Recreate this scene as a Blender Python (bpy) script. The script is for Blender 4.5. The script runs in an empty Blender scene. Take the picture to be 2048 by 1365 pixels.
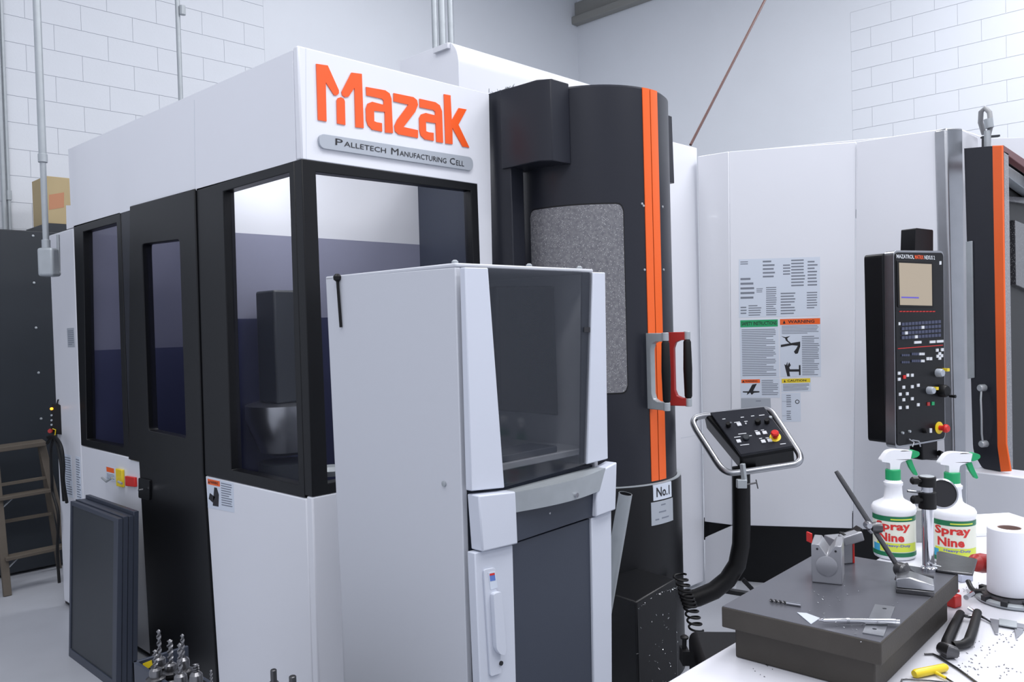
import bpy, bmesh, math, random
from mathutils import Vector, Matrix
from mathutils.geometry import tessellate_polygon
random.seed(7)
V = Vector
# ------------------------------------------------------------------ camera
F_PX = 1654.0
PITCH, ROLL, YAW = math.radians(1.14), math.radians(1.57), math.radians(44.2)
EYE = V((0, 0, 1.6))
fwd = V((math.cos(YAW) * math.cos(PITCH), math.sin(YAW) * math.cos(PITCH), -math.sin(PITCH)))
rt0 = V((math.sin(YAW), -math.cos(YAW), 0))
up0 = rt0.cross(fwd)
RT = rt0 * math.cos(ROLL) - up0 * math.sin(ROLL)
UP = up0 * math.cos(ROLL) + rt0 * math.sin(ROLL)
scene = bpy.context.scene
cd = bpy.data.cameras.new('camera'); cam = bpy.data.objects.new('camera', cd)
scene.collection.objects.link(cam)
cd.sensor_width = 36; cd.lens = 36 * F_PX / 2048; cd.clip_start = 0.02; cd.clip_end = 100
cam.matrix_world = Matrix(((RT.x, UP.x, -fwd.x, EYE.x), (RT.y, UP.y, -fwd.y, EYE.y), (RT.z, UP.z, -fwd.z, EYE.z), (0, 0, 0, 1)))
scene.camera = cam
# ------------------------------------------------------------------ world, lights, exposure
w = bpy.data.worlds.new('hall'); scene.world = w; w.use_nodes = True
bg = w.node_tree.nodes['Background']; bg.inputs[0].default_value = (0.64, 0.67, 0.77, 1); bg.inputs[1].default_value = 0.9
vs = scene.view_settings
vs.view_transform = 'Standard'; vs.look = 'None'; vs.gamma = 1; vs.use_curve_mapping = False; vs.exposure = 0.24
def area(x, y, z, sx, sy, power, col=(0.97, 0.97, 1.0)):
    l = bpy.data.lights.new('ceiling_light', 'AREA'); l.shape = 'RECTANGLE'; l.size = sx; l.size_y = sy; l.energy = power; l.color = col
    o = bpy.data.objects.new('ceiling_light', l); o.location = (x, y, z); scene.collection.objects.link(o)
for ax, ay, p in ((6.0, 0.6, 190), (3.0, -0.6, 60), (0.2, 3.4, 70), (-1.2, -0.8, 90), (1.2, 0.2, 60), (3.6, -3.2, 110), (4.6, 4.6, 70)):
    area(ax, ay, 5.9, 2.6, 1.0, p)

# ------------------------------------------------------------------ helpers
COL = scene.collection
UX, UY, UZ = V((1, 0, 0)), V((0, 1, 0)), V((0, 0, 1))
def ray(px, py):
    return (fwd + RT * ((px - 1024) / F_PX) + UP * ((682.5 - py) / F_PX))
def at(px, py, d):                       # point seen at a pixel, d metres deep
    return EYE + ray(px, py) * d
def hz(px, py, z):                       # point on a horizontal plane
    r = ray(px, py); return EYE + r * ((z - EYE.z) / r.z)
def onplane(px, py, o, n):
    r = ray(px, py); return EYE + r * ((o - EYE).dot(n) / r.dot(n))
class Face:
    """a plane with in-plane axes u, v and outward normal n"""
    def __init__(s, o, u, v=UZ):
        s.o = V(o); s.u = V(u).normalized(); s.v = V(v).normalized(); s.n = s.u.cross(s.v).normalized()
        if s.n.dot(EYE - s.o) < 0: s.n = -s.n
    def px(s, pts): 
        r = []
        for a, b in pts:
            q = onplane(a, b, s.o, s.n) - s.o
            r.append((q.dot(s.u), q.dot(s.v)))
        return r
    def p(s, a, b, d=0.0): return s.o + s.u * a + s.v * b + s.n * d
def rounded(pts, r, seg=5):
    out = []; n = len(pts)
    for i in range(n):
        rr = r[i] if isinstance(r, (list, tuple)) else r
        p0, p1, p2 = V(pts[i - 1]), V(pts[i]), V(pts[(i + 1) % n])
        if rr <= 0: out.append(tuple(p1)); continue
        a, b = (p0 - p1), (p2 - p1)
        t = min(rr, a.length * .49, b.length * .49)
        a = p1 + a.normalized() * t; b = p1 + b.normalized() * t
        for k in range(seg + 1):
            f = k / seg
            out.append(tuple(a * (1 - f) ** 2 + p1 * 2 * f * (1 - f) + b * f * f))
    return out
ORG = {}
class MB:
    def __init__(s): s.v = []; s.f = []
    def add(s, vs, fs):
        o = len(s.v); s.v += [V(x) for x in vs]; s.f += [tuple(i + o for i in f) for f in fs]
    def prism(s, face, outer, d0, d1, holes=()):
        loops = [list(outer)] + [list(h) for h in holes]
        flat = [q for l in loops for q in l]; n = len(flat)
        tris = tessellate_polygon([[V((q[0], q[1], 0)) for q in l] for l in loops]) if (holes or len(outer) > 4) else None
        vs = [face.p(q[0], q[1], d0) for q in flat] + [face.p(q[0], q[1], d1) for q in flat]
        fs = []
        if tris:
            for t in tris: fs.append(tuple(t)); fs.append(tuple(i + n for i in reversed(t)))
        else:
            fs += [tuple(range(n)), tuple(range(2 * n - 1, n - 1, -1))]
        o = 0
        for l in loops:
            m = len(l)
            for i in range(m):
                j = (i + 1) % m; fs.append((o + i, o + j, n + o + j, n + o + i))
            o += m
        s.add(vs, fs); return s
    def box(s, x0, x1, y0, y1, z0, z1):
        vs = [(x, y, z) for z in (z0, z1) for y in (y0, y1) for x in (x0, x1)]
        s.add(vs, [(0, 2, 3, 1), (4, 5, 7, 6), (0, 1, 5, 4), (2, 6, 7, 3), (0, 4, 6, 2), (1, 3, 7, 5)]); return s
    def obox(s, c, ax, ay, az, hx, hy, hz_):      # oriented box, half sizes
        c = V(c); ax, ay, az = V(ax).normalized(), V(ay).normalized(), V(az).normalized()
        vs = [c + ax * hx * i + ay * hy * j + az * hz_ * k for k in (-1, 1) for j in (-1, 1) for i in (-1, 1)]
        s.add(vs, [(0, 2, 3, 1), (4, 5, 7, 6), (0, 1, 5, 4), (2, 6, 7, 3), (0, 4, 6, 2), (1, 3, 7, 5)]); return s
    def bar(s, a, b, w_, h_, side=None):
        a, b = V(a), V(b); d = b - a
        sd = V(side) if side is not None else (d.cross(UZ) if abs(d.normalized().z) < .95 else UX)
        ay = sd - d * (sd.dot(d) / d.dot(d)); ay.normalize(); az = d.cross(ay).normalized()
        return s.obox((a + b) / 2, d, ay, az, d.length / 2, w_ / 2, h_ / 2)
    def tube(s, path, r, n=10, caps=True, closed=False):
        path = [V(p) for p in path]; m = len(path)
        rs = r if isinstance(r, (list, tuple)) else [r] * m
        prev = None; vs = []
        for i, p in enumerate(path):
            if closed: t = path[(i + 1) % m] - path[i - 1]
            else: t = path[min(i + 1, m - 1)] - path[max(i - 1, 0)]
            t.normalize()
            if prev is None:
                prev = t.cross(UZ) if abs(t.z) < .9 else t.cross(UX)
            a = (prev - t * prev.dot(t)).normalized(); prev = a; b = t.cross(a)
            for k in range(n):
                th = 2 * math.pi * k / n; vs.append(p + (a * math.cos(th) + b * math.sin(th)) * rs[i])
        fs = []
        for i in range(m if closed else m - 1):
            j = (i + 1) % m
            for k in range(n):
                l = (k + 1) % n; fs.append((i * n + k, i * n + l, j * n + l, j * n + k))
        if caps and not closed: fs += [tuple(range(n - 1, -1, -1)), tuple((m - 1) * n + k for k in range(n))]
        s.add(vs, fs); return s
    def lathe(s, o, prof, axis=UZ, n=24, caps=True):      # prof: (radius, height)
        o = V(o); ax = V(axis).normalized(); a = ax.cross(UX) if abs(ax.x) < .9 else ax.cross(UY); a.normalize(); b = ax.cross(a)
        vs = []
        for r, h in prof:
            for k in range(n):
                th = 2 * math.pi * k / n; vs.append(o + ax * h + (a * math.cos(th) + b * math.sin(th)) * r)
        fs = []
        for i in range(len(prof) - 1):
            for k in range(n):
                l = (k + 1) % n; fs.append((i * n + k, i * n + l, (i + 1) * n + l, (i + 1) * n + k))
        if caps: fs += [tuple(range(n - 1, -1, -1)), tuple((len(prof) - 1) * n + k for k in range(n))]
        s.add(vs, fs); return s
    def build(s, name, mat, parent=None, bevel=0.0, seg=2, smooth=35, origin=None):
        base = V(origin) if origin is not None else (V(ORG[parent.name]) if parent is not None else V((0, 0, 0)))
        me = bpy.data.meshes.new(name)
        me.from_pydata([tuple(v - base) for v in s.v], [], s.f)
        bm = bmesh.new(); bm.from_mesh(me)
        bmesh.ops.remove_doubles(bm, verts=bm.verts, dist=1e-6)
        bmesh.ops.recalc_face_normals(bm, faces=bm.faces)
        bm.to_mesh(me); bm.free()
        for p in me.polygons: p.use_smooth = True
        me.set_sharp_from_angle(angle=math.radians(smooth))
        me.materials.append(mat)
        o = bpy.data.objects.new(name, me); COL.objects.link(o)
        if bevel > 0:
            m = o.modifiers.new('edges', 'BEVEL'); m.width = bevel; m.segments = seg; m.limit_method = 'ANGLE'; m.angle_limit = math.radians(40)
        if parent is not None: o.parent = parent
        elif origin is not None: o.location = base
        ORG[o.name] = tuple(base)
        return o
def thing(name, label, cat, loc, group=None):
    o = bpy.data.objects.new(name, None); COL.objects.link(o); o.location = loc; o.empty_display_size = .05
    o['label'] = label; o['category'] = cat; ORG[o.name] = tuple(loc)
    if group: o['group'] = group
    return o
def tag(o, label, cat, group=None):
    o['label'] = label; o['category'] = cat
    if group: o['group'] = group
    return o
def lin(c): return tuple(((x / 255 / 12.92) if x <= 10 else ((x / 255 + .055) / 1.055) ** 2.4) for x in c) + (1,)
def mat(name, rgb, rough=.5, metal=0., var=0., vs_=8., bump=0., bs=200., coat=0., spec=.5, emit=None, trans=0.):
    m = bpy.data.materials.new(name); m.use_nodes = True; nt = m.node_tree; b = nt.nodes['Principled BSDF']
    b.inputs['Base Color'].default_value = lin(rgb); b.inputs['Roughness'].default_value = rough; b.inputs['Metallic'].default_value = metal
    b.inputs['Specular IOR Level'].default_value = spec; b.inputs['Coat Weight'].default_value = coat
    if trans: b.inputs['Transmission Weight'].default_value = trans
    if emit: b.inputs['Emission Color'].default_value = lin(rgb); b.inputs['Emission Strength'].default_value = emit
    if var or bump:
        tc = nt.nodes.new('ShaderNodeTexCoord')
    if var:
        n = nt.nodes.new('ShaderNodeTexNoise'); n.inputs['Scale'].default_value = vs_; n.inputs['Detail'].default_value = 5
        nt.links.new(tc.outputs['Object'], n.inputs['Vector'])
        mx = nt.nodes.new('ShaderNodeMix'); mx.data_type = 'RGBA'; c = lin(rgb)
        mx.inputs[6].default_value = tuple(x * (1 - var) for x in c[:3]) + (1,)
        mx.inputs[7].default_value = tuple(min(1, x * (1 + var)) for x in c[:3]) + (1,)
        nt.links.new(n.outputs['Fac'], mx.inputs[0]); nt.links.new(mx.outputs[2], b.inputs['Base Color'])
    if bump:
        n2 = nt.nodes.new('ShaderNodeTexNoise'); n2.inputs['Scale'].default_value = bs; n2.inputs['Detail'].default_value = 3
        nt.links.new(tc.outputs['Object'], n2.inputs['Vector'])
        bp = nt.nodes.new('ShaderNodeBump'); bp.inputs['Strength'].default_value = bump; bp.inputs['Distance'].default_value = .002
        nt.links.new(n2.outputs['Fac'], bp.inputs['Height']); nt.links.new(bp.outputs[0], b.inputs['Normal'])
    return m
def glass(name, tint, alpha, rough=.03, spec=.5):      # thin tinted pane: part see-through, part gloss
    m = bpy.data.materials.new(name); m.use_nodes = True; nt = m.node_tree
    b = nt.nodes['Principled BSDF']; b.inputs['Base Color'].default_value = lin(tint); b.inputs['Roughness'].default_value = rough
    b.inputs['Specular IOR Level'].default_value = spec
    t = nt.nodes.new('ShaderNodeBsdfTransparent'); mx = nt.nodes.new('ShaderNodeMixShader'); mx.inputs[0].default_value = alpha
    nt.links.new(t.outputs[0], mx.inputs[1]); nt.links.new(b.outputs[0], mx.inputs[2])
    nt.links.new(mx.outputs[0], nt.nodes['Material Output'].inputs[0])
    return m
_dg = None
def text_pts(s, bold=0.0):
    c = bpy.data.curves.new('t', 'FONT'); c.body = s; c.size = 1; c.offset = bold; c.resolution_u = 2
    o = bpy.data.objects.new('t', c); COL.objects.link(o)
    dg = bpy.context.evaluated_depsgraph_get(); dg.update()
    me = bpy.data.meshes.new_from_object(o.evaluated_get(dg))
    vs = [(v.co.x, v.co.y) for v in me.vertices]; fs = [tuple(p.vertices) for p in me.polygons]
    bpy.data.objects.remove(o); bpy.data.curves.remove(c); bpy.data.meshes.remove(me)
    x0 = min(v[0] for v in vs); x1 = max(v[0] for v in vs); y0 = min(v[1] for v in vs); y1 = max(v[1] for v in vs)
    return [((x - x0) / (x1 - x0), (y - y0) / (y1 - y0)) for x, y in vs], fs
def text_quad(mb, face, s, quad, d, bold=0.0):         # quad in face uv: bl, br, tr, tl
    vs, fs = text_pts(s, bold); bl, br, tr, tl = [V(q) for q in quad]
    P = []
    for a, b in vs:
        q = (bl * (1 - a) + br * a) * (1 - b) + (tl * (1 - a) + tr * a) * b
        P.append(face.p(q[0], q[1], d))
    mb.add(P, fs)
def sub(q, a0, b0, a1, b1):                            # sub-rectangle of a quad bl,br,tr,tl
    bl, br, tr, tl = [V(x) for x in q]
    f = lambda a, b: tuple((bl * (1 - a) + br * a) * (1 - b) + (tl * (1 - a) + tr * a) * b)
    return [f(a0, b0), f(a1, b0), f(a1, b1), f(a0, b1)]
def Q(face, pts): return face.px(pts)

# ------------------------------------------------------------------ materials
M = {}
M['white'] = mat('white_enamel', (222, 224, 230), .28, var=.015, vs_=3, bump=.04, bs=90, coat=.15)
M['white2'] = mat('off_white_enamel', (214, 216, 222), .35, var=.02)
M['wall'] = mat('painted_block', (214, 218, 224), .6, var=.03, vs_=2, bump=.25, bs=60)
M['joint'] = mat('painted_joint', (208, 212, 219), .8)
M['floor'] = mat('painted_concrete_floor', (176, 179, 186), .35, var=.12, vs_=3, bump=.1, bs=20)
M['ceil'] = mat('ceiling_deck', (180, 182, 184), .8)
M['beam'] = mat('beam_paint', (140, 140, 136), .7)
M['black'] = mat('black_enamel', (15, 16, 19), .36, var=.1, spec=.3, bump=.08, bs=300)
M['char'] = mat('charcoal_enamel', (33, 35, 43), .34, var=.08, vs_=5, spec=.35, bump=.08, bs=300)
M['dark'] = mat('dark_grey_enamel', (40, 45, 51), .45, var=.08)
M['orange'] = mat('orange_enamel', (236, 98, 30), .35)
M['orange_print'] = mat('orange_lettering', (240, 92, 34), .25, coat=.3)
M['ink'] = mat('black_ink', (25, 25, 30), .5)
M['greyink'] = mat('grey_ink', (120, 126, 138), .6)
M['paper'] = mat('label_vinyl', (206, 214, 226), .35)
M['silver'] = mat('silver_label', (172, 178, 186), .4, metal=.2)
M['cab'] = mat('cabinet_light_grey', (196, 199, 206), .4, bump=.1, bs=500)
M['cabw'] = mat('cabinet_door_grey', (200, 205, 216), .38, bump=.06, bs=500)
M['slate'] = mat('slate_panel', (52, 58, 71), .42, bump=.06, bs=400)
M['steel'] = mat('brushed_steel', (176, 178, 182), .3, metal=1., var=.1, vs_=12)
M['zinc'] = mat('galvanised_steel', (168, 174, 178), .42, metal=.35, var=.12, vs_=20)
M['chrome'] = mat('chrome', (215, 216, 220), .1, metal=1.)
M['darksteel'] = mat('oiled_steel', (92, 92, 94), .35, metal=.9, var=.25, vs_=30, bump=.15)
M['iron'] = mat('cast_iron', (62, 58, 53), .6, metal=.25, var=.2, vs_=15, bump=.3, bs=250)
M['ground'] = mat('ground_iron', (98, 99, 106), .3, metal=.5, var=.06, vs_=6)
M['rubber'] = mat('black_rubber', (12, 12, 14), .5, spec=.3)
M['red'] = mat('red_plastic', (205, 38, 32), .35)
M['redd'] = mat('worn_red_handle', (165, 40, 36), .35)
M['yellow'] = mat('yellow_plastic', (232, 204, 40), .35)
M['green'] = mat('green_plastic', (24, 158, 98), .35)
M['hdpe'] = mat('white_polyethylene', (236, 238, 242), .3)
M['key'] = mat('white_keys', (215, 218, 222), .4)
M['bench'] = mat('white_bench_laminate', (208, 209, 216), .35, var=.05, vs_=9)
M['card'] = mat('cardboard', (178, 160, 122), .8, var=.12, vs_=4)
M['wood'] = mat('weathered_ladder', (92, 84, 74), .7, var=.25, vs_=9)
M['glass'] = glass('tinted_polycarbonate', (44, 46, 66), .08, .04)
M['smoke'] = glass('smoked_acrylic', (58, 62, 70), .36, .05)
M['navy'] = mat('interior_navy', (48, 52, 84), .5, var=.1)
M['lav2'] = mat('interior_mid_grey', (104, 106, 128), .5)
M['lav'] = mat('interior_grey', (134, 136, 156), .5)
M['towelpaper'] = mat('white_paper_roll', (238, 240, 246), .7, bump=.1, bs=30)
M['core'] = mat('roll_core', (150, 124, 116), .8)
M['amber'] = mat('amber_lamp', (255, 160, 40), .4, emit=2.)
M['screen'] = mat('lit_screen', (150, 138, 120), .4, emit=.38)
M['screenblue'] = mat('screen_bar', (90, 80, 170), .4, emit=.3)
# window speckled with metal chips and dried coolant
m = mat('chip_spattered_window', (118, 120, 128), .25); nt = m.node_tree; b = nt.nodes['Principled BSDF']
tc = nt.nodes.new('ShaderNodeTexCoord'); vo = nt.nodes.new('ShaderNodeTexVoronoi'); vo.inputs['Scale'].default_value = 150; vo.inputs['Randomness'].default_value = 1
nz = nt.nodes.new('ShaderNodeTexNoise'); nz.inputs['Scale'].default_value = 75; nz.inputs['Detail'].default_value = 4
cr = nt.nodes.new('ShaderNodeValToRGB'); cr.color_ramp.elements[0].position = .12; cr.color_ramp.elements[0].color = (.75, .76, .76, 1)
cr.color_ramp.elements[1].position = .2; cr.color_ramp.elements[1].color = (.12, .12, .13, 1)
cr2 = nt.nodes.new('ShaderNodeValToRGB'); cr2.color_ramp.elements[0].position = .3; cr2.color_ramp.elements[0].color = (.12, .12, .135, 1)
cr2.color_ramp.elements[1].position = .75; cr2.color_ramp.elements[1].color = (.21, .21, .22, 1)
mx = nt.nodes.new('ShaderNodeMix'); mx.data_type = 'RGBA'; mx.blend_type = 'LIGHTEN'; mx.inputs[0].default_value = 1
for n_ in (vo, nz): nt.links.new(tc.outputs['Object'], n_.inputs['Vector'])
nt.links.new(vo.outputs['Distance'], cr.inputs[0]); nt.links.new(nz.outputs['Fac'], cr2.inputs[0])
nt.links.new(cr.outputs[0], mx.inputs[6]); nt.links.new(cr2.outputs[0], mx.inputs[7]); nt.links.new(mx.outputs[2], b.inputs['Base Color'])
M['chips'] = m
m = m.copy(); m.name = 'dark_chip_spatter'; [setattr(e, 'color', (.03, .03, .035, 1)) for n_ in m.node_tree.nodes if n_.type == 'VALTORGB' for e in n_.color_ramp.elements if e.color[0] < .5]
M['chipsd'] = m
M['chipmetal'] = mat('aluminium_chips', (200, 204, 206), .25, metal=.8)

# ------------------------------------------------------------------ room shell
WY, WX = 7.0, 8.6
def struct(name, mb, m, bevel=0):
    o = mb.build(name, m, None, bevel); o['kind'] = 'structure'; return o
struct('floor', MB().box(-5, WX + .3, -6, WY + .3, -.2, 0), M['floor'])
struct('ceiling', MB().box(-2.5, WX + .3, -4.5, WY + .3, 6.2, 6.4), M['ceil'])
wl = struct('wall_left', MB().box(-5, WX + .3, WY, WY + .25, 0, 6.2), M['joint'])
wr = struct('wall_right', MB().box(WX, WX + .25, -6, WY, 0, 6.2), M['joint'])
def wall_blocks(wall, n, lo, hi, z0, z1, rest, off):
    # running bond of blocks standing 4 mm proud; the painted-over stretches are one smooth skin
    me = None
    z = z0; row = 0
    while z < z1 - .01:
        u = lo - (.2 if row % 2 else 0)
        while u < hi - .01:
            a, b = max(u, lo) + .0015, min(u + .4, hi) - .0015
            mb = MB()
            if n == 'y': mb.box(a, b, WY - .005, WY + .01, z + .002, z + .198)
            else: mb.box(WX - .005, WX + .01, a, b, z + .002, z + .198)
            full = abs(b - a - .397) < 1e-6
            if full and me is not None:
                o = bpy.data.objects.new('concrete_block', me[0]); COL.objects.link(o); o.parent = wall
                o.location = ((a - me[1], 0, z - me[2]) if n == 'y' else (0, a - me[1], z - me[2]))
            else:
                o = mb.build('concrete_block', M['wall'], wall)
                if full: me = (o.data, a, z)
            u += .4
        z += .2; row += 1
    for (p, q, r, s) in rest:
        mb = MB()
        if n == 'y': mb.box(p, q, WY - .005, WY + .01, r, s)
        else: mb.box(WX - .005, WX + .01, p, q, r, s)
        mb.build('painted_skin', M['wall'], wall)
wall_blocks(wl, 'y', 1.2, 4.0, 2.42, 5.42, [(-5, 1.2, 0, 6.2), (1.2, 4.0, 0, 2.42), (1.2, 4.0, 5.42, 6.2), (4.0, 6.38, 0, 6.2), (6.39, WX, 0, 6.2)], 0)
wall_blocks(wr, 'x', 1.0, 3.4, 2.9, 4.7, [(-6, 1.0, 0, 6.2), (1.0, 3.4, 0, 2.9), (1.0, 3.4, 4.7, 6.2), (3.4, WY, 0, 6.2)], 0)
zb = onplane(1176, 46, V((WX, 0, 0)), UX).z
tr = struct('trim_1', MB().box(WX - .12, WX, -6, WY - .005, zb, zb + .10).box(WX - .05, WX, -6, WY - .005, zb + .10, zb + .30), M['beam'], .01)

# ------------------------------------------------------------------ pallet cell enclosure
C0 = at(608, 480, 2.97); BX, BY = C0.x, C0.y
FS = Face((BX, BY, 0), UY); FF = Face((BX, BY, 0), UX)
def ext(face, a, b, z):                   # follow an edge seen through two pixels down to height z
    (u0, v0), (u1, v1) = face.px([a, b]); t = (z - face.o.z - v0) / (v1 - v0); return (u0 + (u1 - u0) * t, z - face.o.z)
def q(face, pts, snap=(), at_=0.0):
    r = face.px(pts); return [((at_, b) if i in snap else (a, b)) for i, (a, b) in enumerate(r)]
cell = thing('pallet_cell', 'long white and black machine enclosure with large orange lettering and tinted windows', 'machine', (BX + .5, BY + 1, 0))
yend = FS.px([(104, 700)])[0][0]
# upper white cladding
MB().prism(FS, q(FS, [(136, 299), (603, 92), (603, 318), (147, 455), (133, 459), (132, 411), (141, 411)], (1, 2), .0355), 0, -.035).build('upper_side_panel', M['white'], cell, .006)
MB().prism(FF, q(FF, [(603, 92), (978, 187), (988, 700), (963, 700), (955, 368), (603, 318)], (0, 5)), 0, -.035).build('upper_front_panel', M['white'], cell, .006)
# seams between cladding panels
MB().prism(FS, FS.px([(388, 200), (389.2, 200), (391.2, 378), (390, 378)]), .0006, -.001).build('panel_seam', M['joint'], cell)
MB().prism(FF, FF.px([(611, 96), (612.2, 96), (613.4, 318), (612.2, 318)]), .0006, -.001).build('panel_seam', M['joint'], cell)
def framed(face, outer, hole, name, m, depth=.05, snap=(), hr=.0, sub_=None, gd=-.03, gm='glass'):
    o = q(face, outer, snap, .0505 if face is FS else 0.0); h = rounded(face.px(hole), hr, 4) if hr else face.px(hole)
    fr = MB().prism(face, o, 0, -depth, [h]).build(name, m, cell, .003)
    g = MB().prism(face, h, gd, gd - .005).build('pane', M[gm], fr)
    return fr
framed(FS, [(147, 452), (240, 425), (258, 914), (162, 891)], [(166, 464), (233, 446), (247, 895), (173, 880)], 'side_window_frame', M['black'])
MB().prism(FS, FS.px([(240.5, 425), (261.5, 416), (283, 921), (258.5, 914)]), -.002, -.05).build('mullion_post', M['char'], cell, .003)
dl = FS.px([(262.5, 413), (392, 378)]); dl += [ext(FS, (410, 951), (437, 1365), .03), ext(FS, (281, 926), (303, 1311), .03)]
dl = [dl[0], dl[1], FS.px([(409, 951)])[0], dl[2], dl[3], FS.px([(281, 924)])[0], FS.px([(260, 919)])[0]]
wh = rounded(FS.px([(287, 489), (362, 480), (375, 877), (300, 861)]), .02, 4)
door = MB().prism(FS, dl, .008, -.04, [wh]).build('door_leaf', M['black'], cell, .004)
MB().prism(FS, wh, -.012, -.018).build('pane', M['glass'], door)
lk = FS.px([(292, 975)])[0]
MB().prism(FS, rounded(FS.px([(284, 955), (306, 960), (306, 1000), (284, 995)]), .01, 3), .008, .018).build('door_latch', M['black'], door, .003)
MB().lathe(FS.p(FS.px([(298, 978)])[0][0], FS.px([(298, 978)])[0][1], .03), [(.006, 0), (.006, .02)], FS.n, 12).build('latch_pin', M['chrome'], door)
framed(FS, [(392.5, 378), (603, 318), (612, 997), (410, 951)], [(446, 383), (578, 345), (597, 971), (462, 941)], 'corner_side_window_frame', M['black'], snap=(1, 2))
# inner reveal of the corner window
framed(FF, [(603, 318), (955, 368), (975, 927), (612, 997)], [(632, 344), (942, 381), (960, 902), (656, 967)], 'front_window_frame', M['black'], snap=(0, 3))
# far low section and lower white panels
MB().prism(FS, q(FS, [(98, 471), (146, 456), (161.5, 891)]) + [ext(FS, (161.5, 891), (180, 1290), .03), ext(FS, (111, 930), (128, 1195), .03)], 0, -.04).build('far_end_panel', M['white2'], cell, .006)
MB().prism(FS, q(FS, [(162.5, 892), (258, 915), (260, 920), (280, 925)]) + [ext(FS, (281, 926), (303, 1311), .03), ext(FS, (162.5, 891), (181, 1290), .03)], 0, -.04).build('lower_side_panel', M['white'], cell, .005)
MB().prism(FS, [q(FS, [(410.5, 952)])[0], (.0405, q(FS, [(612, 998)])[0][1]), (.0405, .03), ext(FS, (410.5, 951), (437.5, 1365), .03)], 0, -.04).build('lower_side_panel', M['white'], cell, .006)
MB().prism(FF, [(0.0, q(FF, [(612, 998)])[0][1]), q(FF, [(985, 925)])[0], (q(FF, [(985, 925)])[0][0], .03), (0.0, .03)], 0, -.04).build('lower_front_panel', M['white'], cell, .006)
MB().box(BX + .02, BX + .93, BY + .02, BY + yend, 0, .03).build('plinth', M['black'], cell)
# inside of the cell: rear and end walls in three bands, pallet and column
ix, iy = BX + .9, BY + yend - .06
RW = BY + .9; rx = 2.9
iy = BY + FS.px([(152, 350)])[0][0]
def band(z0, z1, m, name):  # band colours carry the panes' bright-to-dark reflection, here and in far_band
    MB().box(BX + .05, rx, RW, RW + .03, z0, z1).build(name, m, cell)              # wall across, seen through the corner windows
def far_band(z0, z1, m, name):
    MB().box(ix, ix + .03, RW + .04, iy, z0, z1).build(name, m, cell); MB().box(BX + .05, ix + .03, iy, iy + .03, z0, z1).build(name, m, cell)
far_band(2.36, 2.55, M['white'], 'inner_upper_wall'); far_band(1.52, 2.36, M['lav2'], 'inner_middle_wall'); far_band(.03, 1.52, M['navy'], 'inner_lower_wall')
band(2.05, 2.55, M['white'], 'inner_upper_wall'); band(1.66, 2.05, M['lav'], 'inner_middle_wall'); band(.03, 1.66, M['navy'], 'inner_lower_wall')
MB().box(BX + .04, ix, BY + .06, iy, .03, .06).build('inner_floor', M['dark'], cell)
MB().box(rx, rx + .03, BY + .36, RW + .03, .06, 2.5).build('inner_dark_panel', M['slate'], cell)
pc = V((BX + .33, BY + .74, 0))
MB().lathe(pc + UZ * 1.24, [(.05, -.2), (.11, -.18), (.17, -.03), (.17, .03), (.14, .04), (.05, .04)], UZ, 32).build('rotary_pallet', M['steel'], cell)
MB().box(pc.x - .08, pc.x + .08, pc.y - .08, pc.y + .08, 1.28, 1.78).build('fixture_column', M['dark'], cell, .01)
mb = MB()
for k in range(7): mb.lathe(V((BX + .16, BY + .12, .62 + .07 * k)), [(.045, 0), (.05, .02), (.035, .035)], UZ, 14)
mb.build('way_cover', M['zinc'], cell)
MB().lathe(pc + UZ * .06, [(.2, 0), (.12, .2), (.12, .95)], UZ, 24).build('pallet_pedestal', M['dark'], cell)
# invented glow strip and area light, added to brighten the cell's upper interior
MB().box(BX + .30, BX + .36, BY + .15, BY + .8, 2.50, 2.53).build('added_glow_strip', mat('glow_strip', (235, 240, 255), .4, emit=3.), cell)
il = bpy.data.lights.new('added_fill_light', 'AREA'); il.shape = 'RECTANGLE'; il.size = .06; il.size_y = .6; il.energy = 3; il.color = (.95, .96, 1)
ilo = bpy.data.objects.new('added_fill_light', il); COL.objects.link(ilo); ilo.location = (BX + .33, BY + .47, 2.495)
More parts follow.
